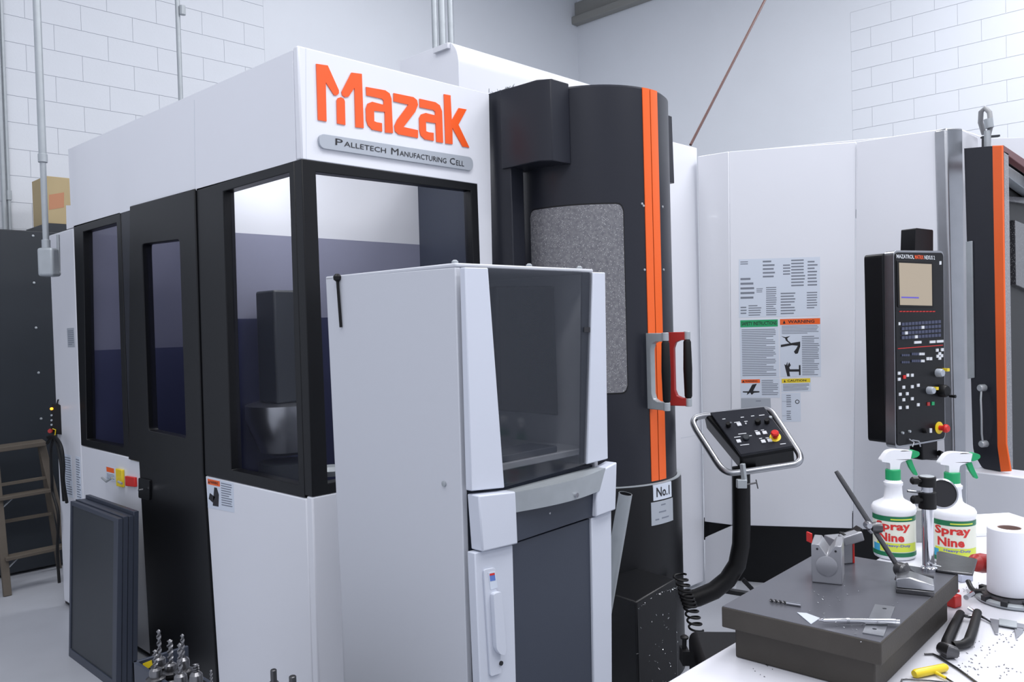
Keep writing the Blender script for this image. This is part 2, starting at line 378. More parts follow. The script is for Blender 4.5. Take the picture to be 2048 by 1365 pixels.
# lettering
def cx(p): return (620 + p[0] / 5.688, 110 + p[1] / 5.688)
def arc2(c, r, a0, a1, n=6):
    return [(c[0] + r * math.cos(math.radians(a0 + (a1 - a0) * k / n)), c[1] + r * math.sin(math.radians(a0 + (a1 - a0) * k / n))) for k in range(n + 1)]
glyphs = {
 'M_left': ([(65, 103), (195, 122), (322, 405), (322, 440), (300, 462), (268, 460), (172, 312), (182, 760), (85, 742)], ()),
 'M_right': ([(465, 203), (583, 218), (605, 835), (512, 825), (500, 375), (432, 478), (392, 484), (360, 460), (354, 420)], ()),
 'M_i': ([(297, 520), (312, 492), (345, 483), (378, 500), (390, 530), (396, 800), (303, 782)], ()),
 'a1': ([(632, 366), (850, 405), (900, 440), (920, 500), (937, 892), (850, 885), (845, 650), (722, 638), (724, 755), (752, 768), (812, 778), (815, 875), (700, 852), (652, 800), (634, 740), (630, 610), (650, 555), (700, 535), (832, 570), (832, 520), (810, 500), (636, 462)], ()),
 'z': ([(945, 436), (1170, 482), (1210, 515), (1222, 570), (1190, 650), (1058, 822), (1222, 858), (1222, 948), (1000, 905), (962, 870), (955, 810), (985, 740), (1112, 568), (946, 530)], ()),
 'a2': ([(1240, 500), (1420, 540), (1470, 575), (1495, 640), (1508, 1003), (1432, 992), (1424, 780), (1312, 762), (1315, 870), (1345, 882), (1400, 888), (1402, 980), (1300, 962), (1255, 920), (1240, 860), (1236, 720), (1258, 678), (1310, 662), (1418, 690), (1418, 650), (1395, 628), (1242, 598)], ()),
 'k': ([(1517, 448), (1592, 462), (1606, 745), (1685, 606), (1775, 622), (1682, 795), (1806, 1056), (1730, 1045), (1612, 828), (1616, 1018), (1536, 1010)], ()),
}
for grp in (('M_left', 'M_right', 'M_i'), ('a1',), ('z',), ('a2',), ('k',)):
    ltr = MB()
    for k_ in grp: ltr.prism(FF, FF.px([cx(p) for p in glyphs[k_][0]]), .0045, .0005)
    ltr.build('orange_letter', M['orange_print'], cell)
pl_out = rounded(FF.px([(634.5, 268), (942, 316), (943, 343), (636, 297)]), .05, 7)
MB().prism(FF, pl_out, 0.0, .012).build('name_plate', M['silver'], cell, .004)
npt = MB()
base = FF.px([(667, 291), (924, 334), (924, 321), (667, 278)])
words = [('P', 'ALLETECH', 0, .072), ('M', 'ANUFACTURING', 0, 0), ('C', 'ELL', 0, 0)]
def smallcaps(mb, face, quad, spec, d):
    for ch, a0, a1, h in spec: text_quad(mb, face, ch, sub(quad, a0, 0, a1, h), d, .0)
smallcaps(npt, FF, base, [('P', 0, .05, 1), ('ALLETECH', .06, .36, .78), ('M', .40, .455, 1), ('ANUFACTURING', .465, .845, .78), ('C', .875, .92, 1), ('ELL', .93, 1, .78)], .0135)
npt.build('plate_lettering', M['ink'], cell)['kind'] = 'stuff'

# ---- generic warning sign ----
def sign(parent, face, quad_px, hdr=None, lines=0, d=.0008, lab=None, hdrtext=None, pict=None, base_m='paper', rows=None, name='warning_label'):
    qd = face.px(quad_px)                                  # bl, br, tr, tl
    s_ = MB().prism(face, qd, -.001, d).build(name, M[base_m], parent)
    if lab: s_['label'] = lab
    if hdr:
        a0, b0, a1, b1 = hdr[1]
        MB().prism(face, sub(qd, a0, b0, a1, b1), d, d + .0004).build('sign_header', M[hdr[0]], s_)
        if hdrtext:
            t = MB(); w0 = a0 + (a1 - a0) * .2; w1 = a0 + (a1 - a0) * .86
            if len(hdrtext) > 10: w0, w1 = a0 + (a1 - a0) * .03, a0 + (a1 - a0) * .97
            text_quad(t, face, hdrtext, sub(qd, w0, b0 + (b1 - b0) * .25, w1, b0 + (b1 - b0) * .78), d + .0008, .02)
            if len(hdrtext) <= 10:
                x = a0 + (a1 - a0) * .1; tri = sub(qd, x - .03, b0 + (b1 - b0) * .2, x + .04, b0 + (b1 - b0) * .8)
                m_ = tuple((V(tri[2]) + V(tri[3])) / 2); t.prism(face, [tri[0], tri[1], m_], d + .0004, d + .0008)
            t.build('header_text', M['ink'], s_)
    if rows:
        t = MB(); rnd = random.Random(len(rows) * 7 + int(quad_px[0][0]))
        for (a0, b0, a1, b1, n) in rows:
            for k in range(n):
                y = b1 - (b1 - b0) * (k + .5) / n; h = (b1 - b0) / n * .22
                e = a1 - (a1 - a0) * rnd.choice((0, .03, .05, .3, .1))
                t.prism(face, sub(qd, a0, y - h, e, y + h), d, d + .0003)
        t.build('printed_text', M['greyink'], s_)['kind'] = 'stuff'
    if pict:
        t = MB()
        for poly in pict:
            pts = [tuple(sub(qd, a, b, a, b)[0]) for a, b in poly]
            t.prism(face, pts, d, d + .0004)
        t.build('pictogram', M['ink'], s_)
    return s_
sign(cell, FS, [(416, 1016), (469, 1026), (467, 967), (414, 955)], ('orange', (.03, .78, .5, .96)), hdrtext='WARNING', rows=[(.54, .15, .95, .95, 10)],
     pict=[[(.2, .1), (.42, .1), (.45, .5), (.38, .72), (.28, .72), (.25, .5)], [(.05, .3), (.2, .2), (.3, .4), (.1, .5)]])
sign(cell, FS, [(213, 960), (232, 964), (230, 937), (211, 932)], ('orange', (.1, .6, .9, .95)), rows=[(.1, .1, .9, .5, 4)])
sign(cell, FS, [(136, 695), (150, 695), (148, 656), (134, 657)], None, rows=[(.1, .1, .9, .9, 8)], base_m='silver')
sign(cell, FS, [(154, 1000), (164, 1003), (160, 915), (151, 912)], None, rows=[(.1, .05, .9, .95, 16)])
sign(cell, FS, [(133, 993), (147, 997), (142, 911), (128, 908)], None, rows=[(.1, .05, .9, .95, 16)])
# safety interlock switches on the lower side panel
def fpt(face, px, py, d=0.0):
    u, v = face.px([(px, py)])[0]; return face.p(u, v, d)
sw = MB().prism(FS, FS.px([(238, 972), (250, 975), (249, 940), (236, 937)]), 0, .014).build('interlock_switch', M['yellow'], cell, .003); sw['label'] = 'yellow interlock body'
MB().prism(FS, FS.px([(256, 972), (275, 974), (274, 955), (255, 952)]), 0, .014).build('interlock_key', M['red'], cell, .003)
MB().tube([fpt(FS, 212, 955, .02), fpt(FS, 225, 962, .03), fpt(FS, 236, 955, .03)], .006, 8).tube([fpt(FS, 249, 962, .03), fpt(FS, 256, 966, .03)], .006, 8).build('interlock_cable', M['zinc'], cell)

# ------------------------------------------------------------------ curved-top machine behind the cell
E = at(917, 130, 4.4)
prof = [(0, 0), (0, 3.0)] + [(.09 * (1 - math.cos(math.radians(a))), 3.0 + .13 * math.sin(math.radians(a))) for a in range(10, 91, 10)] + [(.5, 3.13), (.5, 0)]
rf = Face((E.x, E.y, 0), UY); 
cov = MB(); FX = Face((E.x, E.y, 0), UY)
cov.prism(FX, prof, 0, -1.25)
co = cov.build('machine_hood', M['white'], None, .004, origin=(E.x + .6, E.y, 0)); tag(co, 'tall white machine hood with a rounded top edge behind the black round tower', 'machine cover')
hl = at(893, 86, 4.42)
lip = MB().box(E.x - .02, E.x, E.y + .06, E.y + .18, 3.09, 3.12).build('hood_lip', M['white2'], co, .002)

# ------------------------------------------------------------------ black round loading tower
TC = at(1190, 650, 3.9); TR = .362
tower = thing('loading_tower', 'black round loading tower with orange stripes, speckled window and two door handles', 'machine', (TC.x, TC.y, 0))
def cylhit(px, py, R=TR):
    r = ray(px, py); o = EYE - V((TC.x, TC.y, 0)); a = r.x ** 2 + r.y ** 2; b_ = 2 * (o.x * r.x + o.y * r.y); c = o.x ** 2 + o.y ** 2 - R * R
    D = max(0, b_ * b_ - 4 * a * c); t = (-b_ - math.sqrt(D)) / (2 * a); p = EYE + r * t
    return math.atan2(p.y - TC.y, p.x - TC.x), p.z
def cylpatch(a0, a1, zf0, zf1, R0, R1, n=24, mb=None):
    mb = mb or MB(); vs = []; fs = []
    for k in range(n + 1):
        a = a0 + (a1 - a0) * k / n; t = k / n
        for R in (R0, R1):
            for z in (zf0(t), zf1(t)): vs.append((TC.x + R * math.cos(a), TC.y + R * math.sin(a), z))
    for k in range(n):
        o = 4 * k; p = o + 4
        fs += [(o, p, p + 1, o + 1), (o + 2, o + 3, p + 3, p + 2), (o, o + 2, p + 2, p), (o + 1, p + 1, p + 3, o + 3)]
    fs += [(0, 1, 3, 2), (4 * n, 4 * n + 2, 4 * n + 3, 4 * n + 1)]
    mb.add(vs, fs); return mb
ztop = cylhit(1190, 168)[1]; zseam = cylhit(1211, 977)[1]
MB().lathe((TC.x, TC.y, 0), [(TR, zseam - .02), (TR, ztop - .01), (TR - .01, ztop), (.05, ztop)], UZ, 96).build('round_door', M['char'], tower)
MB().lathe((TC.x, TC.y, 0), [(TR + .02, .0), (TR + .02, zseam - .012), (TR + .016, zseam)], UZ, 96).build('lower_drum', M['black'], tower)
MB().lathe((TC.x, TC.y, 0), [(TR + .002, zseam), (TR + .018, zseam), (TR + .018, zseam + .004), (TR + .002, zseam + .004)], UZ, 96, caps=False).build('drum_rim', M['zinc'], tower)
aL = cylhit(1066, 600)[0]; aR = cylhit(1250, 600)[0]
def wrapdiff(a, b):
    while b - a > math.pi: b -= 2 * math.pi
    while b - a < -math.pi: b += 2 * math.pi
    return b
aR = wrapdiff(aL, aR)
zt, zbm = cylhit(1200, 409)[1], cylhit(1235, 786)[1]
def rc(t, z, s, wdt, r=.03):
    x = min(t, 1 - t) * wdt
    return z - s * (r - math.sqrt(max(0, r * r - (r - min(x, r)) ** 2)))
wd = abs(aR - aL) * TR
cylpatch(aL - .012, aR + .012, lambda t: rc(t, zbm - .006, -1, wd), lambda t: rc(t, zt + .006, 1, wd), TR - .003, TR + .0015, 60).build('window_gasket', M['rubber'], tower)
cylpatch(aL, aR, lambda t: rc(t, zbm, -1, wd), lambda t: rc(t, zt, 1, wd), TR - .003, TR + .003, 60).build('speckled_window', M['chips'], tower)
def stripe(p0, p1, name):
    (a0, z0), (a1, _) = cylhit(p0[0], 560), cylhit(p1[0], 560)
    cylpatch(a0, wrapdiff(a0, a1), lambda t: zseam + .012, lambda t: ztop - .004, TR - .002, TR + .003, 4).build(name, M['orange'], tower)
stripe((1293, 0), (1307, 0), 'orange_stripe'); stripe((1308.6, 0), (1322, 0), 'orange_stripe')
# door handles
def handle(pm, lab, arm_m):
    a, _ = cylhit(*pm); n = V((math.cos(a), math.sin(a), 0)); s0 = V((TC.x, TC.y, 0)) + n * TR
    z1 = cylhit(1305, 672)[1]; z0 = cylhit(1305, 812)[1]; t = V((-n.y, n.x, 0)); L = .105 if pm[0] < 1320 else .085
    hp = MB(); hf = Face(s0, n); 
    # D-shaped bracket
    out = rounded([(-.004, z0 - .012), (L, z0 - .012), (L, z0 + .03), (L, z1 - .03), (L, z1 + .012), (-.004, z1 + .012)], [0, .01, 0, 0, .01, 0], 3)
    hole = rounded([(.03, z0 + .028), (L + .0, z0 + .028), (L, z1 - .028), (.03, z1 - .028)], [.03, 0, 0, .03], 5)
    arms = [(-.004, z0 - .012), (L, z0 - .012), (L, z0 + .024)] + rounded([(.026, z0 + .024), (.026, z1 - .024)], 0)
    poly = [(-.004, z0 - .012), (L, z0 - .012), (L, z0 + .024)] + [(.06, z0 + .024), (.036, z0 + .034), (.026, z0 + .06), (.026, z1 - .06), (.036, z1 - .034), (.06, z1 - .024)] + [(L, z1 - .024), (L, z1 + .012), (-.004, z1 + .012)]
    ff = Face(s0 * 1.0, n); ff.n = t
    h = hp.prism(ff, poly, -.013, .013).build('door_handle', arm_m, tower, .003); h['label'] = lab
    g = s0 + n * L
    MB().lathe(V((g.x, g.y, z0 + .022)), [(.012, 0), (.017, .01), (.020, (z1 - z0 - .044) / 2), (.017, z1 - z0 - .054), (.012, z1 - z0 - .044)], UZ, 16).build('grip', M['rubber'], h)
    for zz in (z0 - .014, z1 - .022): MB().lathe(V((g.x, g.y, zz)), [(.015, 0), (.015, .036)], UZ, 16).build('grip_end', M['zinc'], h, .002)
handle((1298, 740), 'steel handle with black grip on the near door half', M['zinc'])
handle((1339, 740), 'handle with worn red arms and black grip on the far door half', M['redd'])
# guard post and box at the near side of the tower
PX = at(1000, 500, 3.66).x
gp0 = onplane(979, 500, V((PX, 0, 0)), UX).y; gp1 = onplane(1026, 500, V((PX, 0, 0)), UX).y
zg = onplane(985, 185, V((PX, 0, 0)), UX).z
gpo = MB().box(PX, PX + .08, gp1, gp0, 0.0, zg).build('guard_post', M['char'], tower, .004)
b0 = onplane(1086, 250, V((PX - .0, 0, 0)), UX).y; bz0 = onplane(1008, 339, V((PX, 0, 0)), UX).z; bz1 = onplane(1084, 158, V((PX, 0, 0)), UX).z
bxe = onplane(1143, 250, V((0, b0 - .03, 0)), UY).x
gb1 = onplane(1005, 250, V((PX, 0, 0)), UX).y
hb = Face((PX - .012, b0, 0), UX, UY); hb.n = UZ
MB().prism(hb, [(0, .02), (.035, -.03), (bxe - PX, -.03), (bxe - PX + .02, -.01), (bxe - PX + .02, .1), (bxe - PX, gb1 - b0), (0, gb1 - b0)], bz0, bz1).build('drive_housing', M['char'], tower, .004)
mb = MB(); rnd = random.Random(3)
for k in range(26):
    p = V((PX + rnd.uniform(.0, .07), rnd.uniform(gp1, gp0), zg + .004)); dv = V((rnd.uniform(-1, 1), rnd.uniform(-1, 1), rnd.uniform(0, 1))).normalized()
    mb.bar(p, p + dv * rnd.uniform(.01, .03), .003, .002)
ch = mb.build('metal_chips', M['chipmetal'], tower); ch['kind'] = 'stuff'
# screws on the round door
for (a, b_) in ((1284, 408), (1325, 414), (1289, 540), (1327, 540), (1287, 412)):
    aa, z = cylhit(a, b_); n = V((math.cos(aa), math.sin(aa), 0)); MB().lathe(V((TC.x, TC.y, z)) + n * (TR - .001), [(.006, 0), (.005, .004), (.002, .005)], n, 10).build('screw', M['zinc'], tower)
# plates on the drum
def drumplate(x0, x1, y0, y1, m, name):
    (a0, zA), (a1, zB) = cylhit(x0, (y0 + y1) / 2, TR + .02), cylhit(x1, (y0 + y1) / 2, TR + .02)
    z1 = cylhit((x0 + x1) / 2, y0, TR + .02)[1]; z0 = cylhit((x0 + x1) / 2, y1, TR + .02)[1]
    a1 = wrapdiff(a0, a1)
    return cylpatch(a0, a1, lambda t: z0, lambda t: z1, TR + .018, TR + .0225, 8).build(name, m, tower), a0, a1, z0, z1
pn, a0, a1, z0, z1 = drumplate(1306, 1342, 968, 999, M['paper'], 'number_plate')
def cyl_text(s, a0, a1, z0, z1, R, parent, name, m, bold=0.02):
    vs, fs = text_pts(s, bold)
    P = [(TC.x + R * math.cos(a0 + (a1 - a0) * u), TC.y + R * math.sin(a0 + (a1 - a0) * u), z0 + (z1 - z0) * v) for u, v in vs]
    mb = MB(); mb.add(P, fs); return mb.build(name, m, parent)
da = a1 - a0; dz = z1 - z0
cyl_text('No.1', a0 + da * .14, a0 + da * .86, z0 + dz * .2, z0 + dz * .82, TR + .0232, pn, 'plate_text', M['ink'])
pr, a0, a1, z0, z1 = drumplate(1302, 1345, 1002, 1048, M['silver'], 'rating_plate')
for k, (u0, u1, vv) in enumerate(((.4, .6, .8), (.3, .62, .5), (.15, .3, .2), (.42, .75, .22))):
    cylpatch(a0 + (a1 - a0) * u0, a0 + (a1 - a0) * u1, lambda t, vv=vv: z0 + (z1 - z0) * vv, lambda t, vv=vv: z0 + (z1 - z0) * (vv + .06), TR + .022, TR + .0230, 2).build('plate_line', M['greyink'], pr)
# chip tray box at the foot of the tower
tb = at(1273, 1200, 3.25); te = at(1353, 1160, 3.4)
tf = Face((tb.x, tb.y, 0), (te - tb) - UZ * (te - tb).z)
tq = tf.px([(1272, 1205), (1353, 1158), (1353, 1365), (1274, 1365)])
to = MB().prism(tf, [tq[0], tq[1], (tq[1][0], 0.0), (tq[0][0], 0.0)], 0, -.25).build('tray_housing', M['black'], tower, .008)
mb = MB(); rnd = random.Random(5)
for k in range(60):
    u = rnd.uniform(.0, tq[1][0]); z = rnd.uniform(.1, .45) if k > 25 else tq[0][1] - .03 + u * .3
    p = tf.p(u, min(z, .5), .001); dv = V((rnd.uniform(-1, 1), rnd.uniform(-1, 1), rnd.uniform(-1, 1))).normalized(); mb.bar(p, p + dv * rnd.uniform(.004, .01), .002, .0015)
ch = mb.build('metal_chips', M['chipmetal'], tower); ch['kind'] = 'stuff'
# side arm plate on the far side of the tower
sp = at(1339, 300, 4.25)
sf = Face(sp, UX); sq = sf.px([(1327, 362), (1349, 367), (1344, 233), (1327, 227)])
MB().prism(sf, sq, 0, -.03).build('side_plate', M['char'], tower, .003)

# ------------------------------------------------------------------ white machining centre on the right
mc = thing('machining_centre', 'large white machining centre with warning signs, steel corner pillar and orange edged door', 'machine', (at(1650, 900, 5).x, at(1650, 900, 5).y, 0))
def vface(pa, da, pb, db):
    a, b_ = at(*pa, da), at(*pb, db); a.z = b_.z = 0; return Face(a, b_ - a)
# narrow white panel beside the tower
W0 = vface((1350, 640), 4.80, (1394, 640), 4.95)
w0 = W0.px([(1300, 272), (1394, 296)]); MB().prism(W0, [w0[0], w0[1], (W0.px([(1406, 1000)])[0][0], .02), (W0.px([(1320, 1000)])[0][0], .02)], 0, -.06).build('side_panel', M['white'], mc, .004)
W1 = vface((1402, 640), 4.93, (1463, 640), 4.82); W2 = vface((1463, 640), 4.82, (1709, 640), 4.66); W3 = vface((1709, 640), 4.66, (1898, 640), 4.38)
MB().prism(W1, W1.px([(1395, 313), (1457.5, 303), (1464, 1051), (1409, 1044)]), 0, -.05).build('front_panel', M['white'], mc, .004)
MB().prism(W1, W1.px([(1410, 1076), (1464, 1052), (1466, 1085), (1467, 1185), (1410, 1185)]), .0, -.05).build('lower_front_panel', M['white2'], mc, .004)
ins = MB().prism(W1, W1.px([(1400, 1040), (1470, 1045), (1470, 1080), (1400, 1085)]), -.06, -.3).build('opening_lining', M['black'], mc)
MB().prism(W2, W2.px([(1458.2, 303), (1713, 283.5), (1704.5, 1058), (1464.5, 1051)]), 0, -.05).build('front_panel', M['white'], mc, .004)
MB().prism(W3, W3.px([(1713.6, 283.5), (1890, 257), (1903, 1062), (1705.5, 1059)]), 0, -.05).build('front_panel', M['white'], mc, .004)
# recessed dark base under the panels
W2b = vface((1464, 1100), 5.0, (1900, 1100), 4.6)
MB().prism(W2b, [(0, .0), (1.5, .0), (1.5, .45), (0, .45)], -.05, -.1).build('base_skirt', M['black'], mc)
MB().prism(W0, W0.px([(1362, 876), (1406, 868), (1406, 869.5), (1362, 877.5)]), .0006, -.001).build('panel_seam', M['joint'], mc)
# roof of the machine behind the panels
hb_ = vface((1700, 640), 5.2, (2150, 640), 4.7)
MB().prism(hb_, hb_.px([(1500, 300), (1900, 262), (1918, 257), (1976, 277), (2150, 273), (2150, 376), (2008, 300), (1992, 420), (1500, 420)]), 0, -.5).build('rear_housing', M['white2'], mc, .004)
# steel corner pillar
P0 = vface((1898, 640), 4.36, (1926, 640), 4.42)
MB().prism(P0, P0.px([(1889, 257), (1923, 256), (1931, 1040), (1907, 1040)]), .01, -.06).build('corner_pillar', M['steel'], mc, .012, 3)
P1 = vface((1926, 640), 4.42, (1936, 640), 4.44)
MB().prism(P1, P1.px([(1923, 257), (1960, 275), (1966, 940), (1931, 940)]), -.01, -.05).build('corner_strip', M['white2'], mc, .003)
# sliding door, dark slab with orange edge
D0 = vface((1940, 640), 4.30, (2012, 640), 4.10)
sl = MB().prism(D0, rounded(D0.px([(1928, 297), (1986, 292), (1996, 893), (2000, 944), (1965, 938), (1946, 905)]), [0, 0, 0, 0, .02, .04], 4), 0, -.06).build('sliding_door', M['char'], mc, .004)
oe = MB().prism(D0, D0.px([(1986, 291.5), (2006, 291), (2014, 888), (2023, 943), (2003, 944), (1996, 893)]), .006, -.004).build('door_edge', M['orange'], sl, .003)
MB().prism(D0, D0.px([(1934, 484), (1946, 482), (1950, 756), (1937, 758)]), .0, .008).build('wear_strip', M['zinc'], sl, .002)
dh0, dh1 = fpt(D0, 1969, 776, 0), fpt(D0, 1972, 888, 0)
for a_ in (dh0, dh1): MB().lathe(a_, [(.018, 0), (.018, .03), (.014, .036)], D0.n, 16).build('handle_mount', M['zinc'], sl)
MB().tube([dh0 + D0.n * .02, dh0 * .8 + dh1 * .2 + D0.n * .04 + D0.u * .012, dh0 * .5 + dh1 * .5 + D0.n * .045 + D0.u * .018, dh0 * .2 + dh1 * .8 + D0.n * .04 + D0.u * .012, dh1 + D0.n * .02], .005, 8).build('door_handle', M['zinc'], sl)
# door opening beyond, running back to the right
OP = at(2013, 640, 4.22)
def OD(k): return Face((OP.x, OP.y + k, 0), UX)
def opening(k, pts, th, name, m, bev=.003):
    f = OD(k); return MB().prism(f, f.px(pts), 0, -th).build(name, m, mc, bev)
opening(0, [(2007, 290), (2120, 366), (2120, 386), (2007, 305)], .04, 'opening_top_trim', mat('dark_red_trim', (92, 22, 22), .4))
opening(.0, [(2008, 303), (2017, 308), (2026, 944), (2014, 944)], .012, 'opening_frame', M['chips'], 0)
opening(.08, [(2012, 328), (2120, 402), (2120, 430), (2012, 350)], .06, 'inner_beam', M['zinc'])
opening(.15, [(2006, 300), (2160, 390), (2160, 945), (2012, 945)], .04, 'inner_back_panel', M['rubber'])
opening(.11, [(2014, 392), (2120, 400), (2120, 418), (2014, 402)], .06, 'inner_ledge', M['chipsd'])
opening(.12, [(2030, 440), (2100, 470), (2100, 600), (2032, 570)], .04, 'inner_guard', M['chipsd'])
# light grey sill cabinet below the door
S0 = vface((1932, 1000), 4.22, (2060, 1000), 3.98); s0 = S0.px([(1932, 942), (2070, 959)])
MB().prism(S0, [s0[0], s0[1], (s0[1][0], .02), (s0[0][0], .02)], .0, -.2).build('sill_cabinet', M['white2'], mc, .006)
# hose fitting on the top
h0 = at(1979, 292, 4.35)
MB().tube([at(1976, 300, 4.35), at(1977, 270, 4.35), at(1982, 250, 4.35), at(1979, 225, 4.36), at(1970, 216, 4.38), at(1962, 224, 4.4), at(1961, 245, 4.42), at(1968, 268, 4.45)], .013, 12).build('air_hose', mat('grey_hose', (140, 142, 144), .5), mc)
MB().tube([at(1976, 238, 4.34), at(1979, 256, 4.34)], .022, 14).tube([at(1974, 262, 4.34), at(1975, 298, 4.34)], .015, 12).build('hose_fitting', M['zinc'], mc)
MB().bar(at(1963, 275, 4.4), at(1998, 272, 4.4), .02, .01).bar(at(1968, 276, 4.4), at(1968, 300, 4.4), .05, .01).build('hose_bracket', M['dark'], mc)
# warning signs on the panels
man = [[(.03, .83), (.12, .80), (.2, .82), (.29, .83), (.2, .78), (.24, .72), (.31, .69), (.22, .72), (.27, .66), (.2, .69), (.14, .76)]]
sign(mc, W2, [(1478, 636), (1640, 632), (1640, 514), (1477.5, 519)], None, rows=[(.02, .9, .12, .97, 2), (.3, .66, .45, .98, 5), (.34, .02, .47, .52, 14), (.02, .3, .2, .7, 5), (.12, .02, .28, .22, 5), (.52, .03, .7, .42, 8), (.84, .12, .97, .42, 7), (.65, .5, .82, .98, 9), (.85, .5, .97, .95, 8), (.22, .42, .3, .5, 3), (.55, .7, .64, .9, 4), (.02, .05, .1, .2, 3)], lab='large white chart of maintenance diagrams')
sign(mc, W2, [(1481, 757), (1558.5, 756), (1557, 638), (1479, 640)], ('green', (.02, .87, .98, .99)), hdrtext='SAFETY INSTRUCTIONS', rows=[(.05, .03, .95, .84, 27)], lab='white sign with green header')
sign(mc, W2, [(1561, 754.5), (1642, 754), (1641, 635.5), (1559, 637.5)], ('orange', (.01, .89, .99, .99)), hdrtext='WARNING', rows=[(.05, .73, .95, .88, 6), (.54, .02, .97, .7, 22)],
     pict=[[(.02, .55), (.3, .58), (.5, .60), (.5, .52), (.44, .40), (.38, .39), (.34, .43), (.4, .48), (.44, .53), (.3, .54), (.02, .51)], [(.03, .70), (.14, .68), (.26, .70), (.18, .66), (.2, .62), (.27, .58), (.24, .57), (.15, .62), (.13, .66)], [(.1, .22), (.14, .2), (.18, .26), (.18, .19), (.22, .25), (.26, .2), (.22, .16), (.24, .13), (.46, .13), (.46, .2), (.5, .2), (.5, .03), (.46, .03), (.46, .09), (.22, .09), (.24, .01), (.17, .01)]], lab='white sign with orange header and falling figure')
sign(mc, W2, [(1482, 796), (1560, 796), (1559, 757.5), (1481, 758.5)], ('orange', (.02, .78, .5, .97)), hdrtext='WARNING', rows=[(.54, .12, .96, .95, 9)],
     pict=[[(.05, .34), (.2, .34), (.3, .7), (.42, .74), (.32, .36), (.48, .34), (.48, .28), (.34, .26), (.28, .15), (.24, .27), (.15, .14), (.17, .27), (.05, .28)]], lab='small white sign with orange header')
sign(mc, W2, [(1563, 785), (1622.5, 783), (1621.5, 756), (1562, 757.5)], ('yellow', (.02, .66, .98, .97)), hdrtext='CAUTION', rows=[(.06, .08, .94, .6, 5)], lab='small sign with yellow header')
sign(mc, W2, [(1482, 822), (1542, 820), (1541, 797), (1482, 797)], None, rows=[(.5, .7, .75, .85, 1)], base_m='silver', lab='plain grey label')
ov = sign(mc, W2, [(1564, 844), (1602, 844), (1601, 786), (1563, 787)], None, rows=[(.25, .5, .5, .95, 6), (.25, .05, .5, .4, 5), (.02, .7, .7, .72, 1), (.02, .2, .7, .22, 1)], lab='narrow label with a black ring')
u, v = W2.px([(1594.5, 804)])[0]
mbr = MB(); mbr.prism(W2, [(u + .012 * math.cos(t * .4), v + .012 * math.sin(t * .4)) for t in range(16)], .0008, .0012, [[(u + .008 * math.cos(t * .4), v + .008 * math.sin(t * .4)) for t in range(16)]])
mbr.build('printed_ring', M['ink'], ov)

# ------------------------------------------------------------------ tall numeric control panel on its arm
A_, B_ = at(1788, 690, 3.75), at(1889, 690, 3.93); uu = B_ - A_; uu.z = 0
KF = Face((A_.x, A_.y, 0), uu); kq = lambda p: KF.px(p)
ctl = thing('control_panel', 'tall black machine control panel with lit screen, hanging before the white machine', 'control panel', (A_.x, A_.y, KF.px([(1840, 890)])[0][1]))
o1 = rounded(kq([(1787, 501), (1887, 502), (1891, 880), (1791, 898)]), .025, 5)
MB().prism(KF, o1, .0, -.05).build('bezel', M['steel'], ctl, .005, 3)
o2 = rounded(kq([(1789, 505), (1885, 506), (1888.5, 877), (1793, 893)]), .022, 5)
MB().prism(KF, o2, .004, -.01).build('keypad_face', M['black'], ctl, .002)
MB().prism(KF, rounded(kq([(1783, 505), (1887, 506), (1891, 876), (1791, 890)]), .02, 4), -.05, -.145).build('housing', M['black'], ctl, .008, 3)
c4 = kq([(1797, 610.5), (1861, 612), (1860, 529), (1795, 526)])
sc_ = MB().prism(KF, rounded(kq([(1793, 615), (1865, 616), (1864, 524), (1791, 521)]), .008, 3), .004, .007).build('screen_frame', M['rubber'], ctl, .001)
MB().prism(KF, c4, .006, .0085).build('screen', M['screen'], sc_)
MB().prism(KF, sub(c4, .04, .165, .58, .2), .0085, .009).build('screen_bar', M['screenblue'], sc_)
t_ = MB(); hq = kq([(1791.5, 517), (1868, 520), (1867.5, 512), (1791, 509)])
text_quad(t_, KF, 'MAZATROL', sub(hq, 0, 0, .45, 1), .0048, .02); text_quad(t_, KF, 'NEXUS 2', sub(hq, .72, 0, 1, 1), .0048, .02); t_.build('panel_lettering', M['key'], ctl)
t_ = MB(); text_quad(t_, KF, 'MATRIX', sub(hq, .47, 0, .70, 1), .0048, .02); t_.build('panel_lettering', M['orange_print'], ctl)
def k_rect(x0, y0, x1, y1, slope=-.06):      # pixel box, sheared with the panel's perspective
    s_ = slope * (x1 - x0); return kq([(x0, y1), (x1, y1 + s_), (x1, y0 + s_), (x0, y0)])
MB().prism(KF, k_rect(1877, 523, 1881, 530), .004, .005).build('indicator', M['key'], ctl)
def kc(x, y, s=5.688): return (1780 + x / 5.938, 490 + y / 5.935)
mb = MB()
for k in range(11): 
    x = 1797 + k * 6.6; mb.prism(KF, kq([(x, 624.5), (x + 5, 624.2), (x + 5, 622.4), (x, 622.7)]), .0035, .006)
kb_ = mb.build('soft_key_row', M['red'], ctl)
MB().prism(KF, kq([(1794, 698.5), (1884, 691.5), (1884, 690), (1794, 697)]), .0035, .005).build('red_line', M['red'], ctl)
keyb = mat('slate_keys', (66, 71, 94), .5)
def keyx(x0, y0, x1, y1, m, name='key', h=.008):
    return MB().prism(KF, k_rect(x0, y0, x1, y1), .003, h).build(name, m, ctl)
rnd = random.Random(11)
for r_ in range(4):
    y = 646 + r_ * 9.0
    for k in range(12):
        x = 1801 + k * 6.6
        keyx(x, y - k * .45, x + 5.2, y + 6 - k * .45, M['key'] if (r_, k) in ((3, 4), (2, 1), (1, 6)) else keyb)
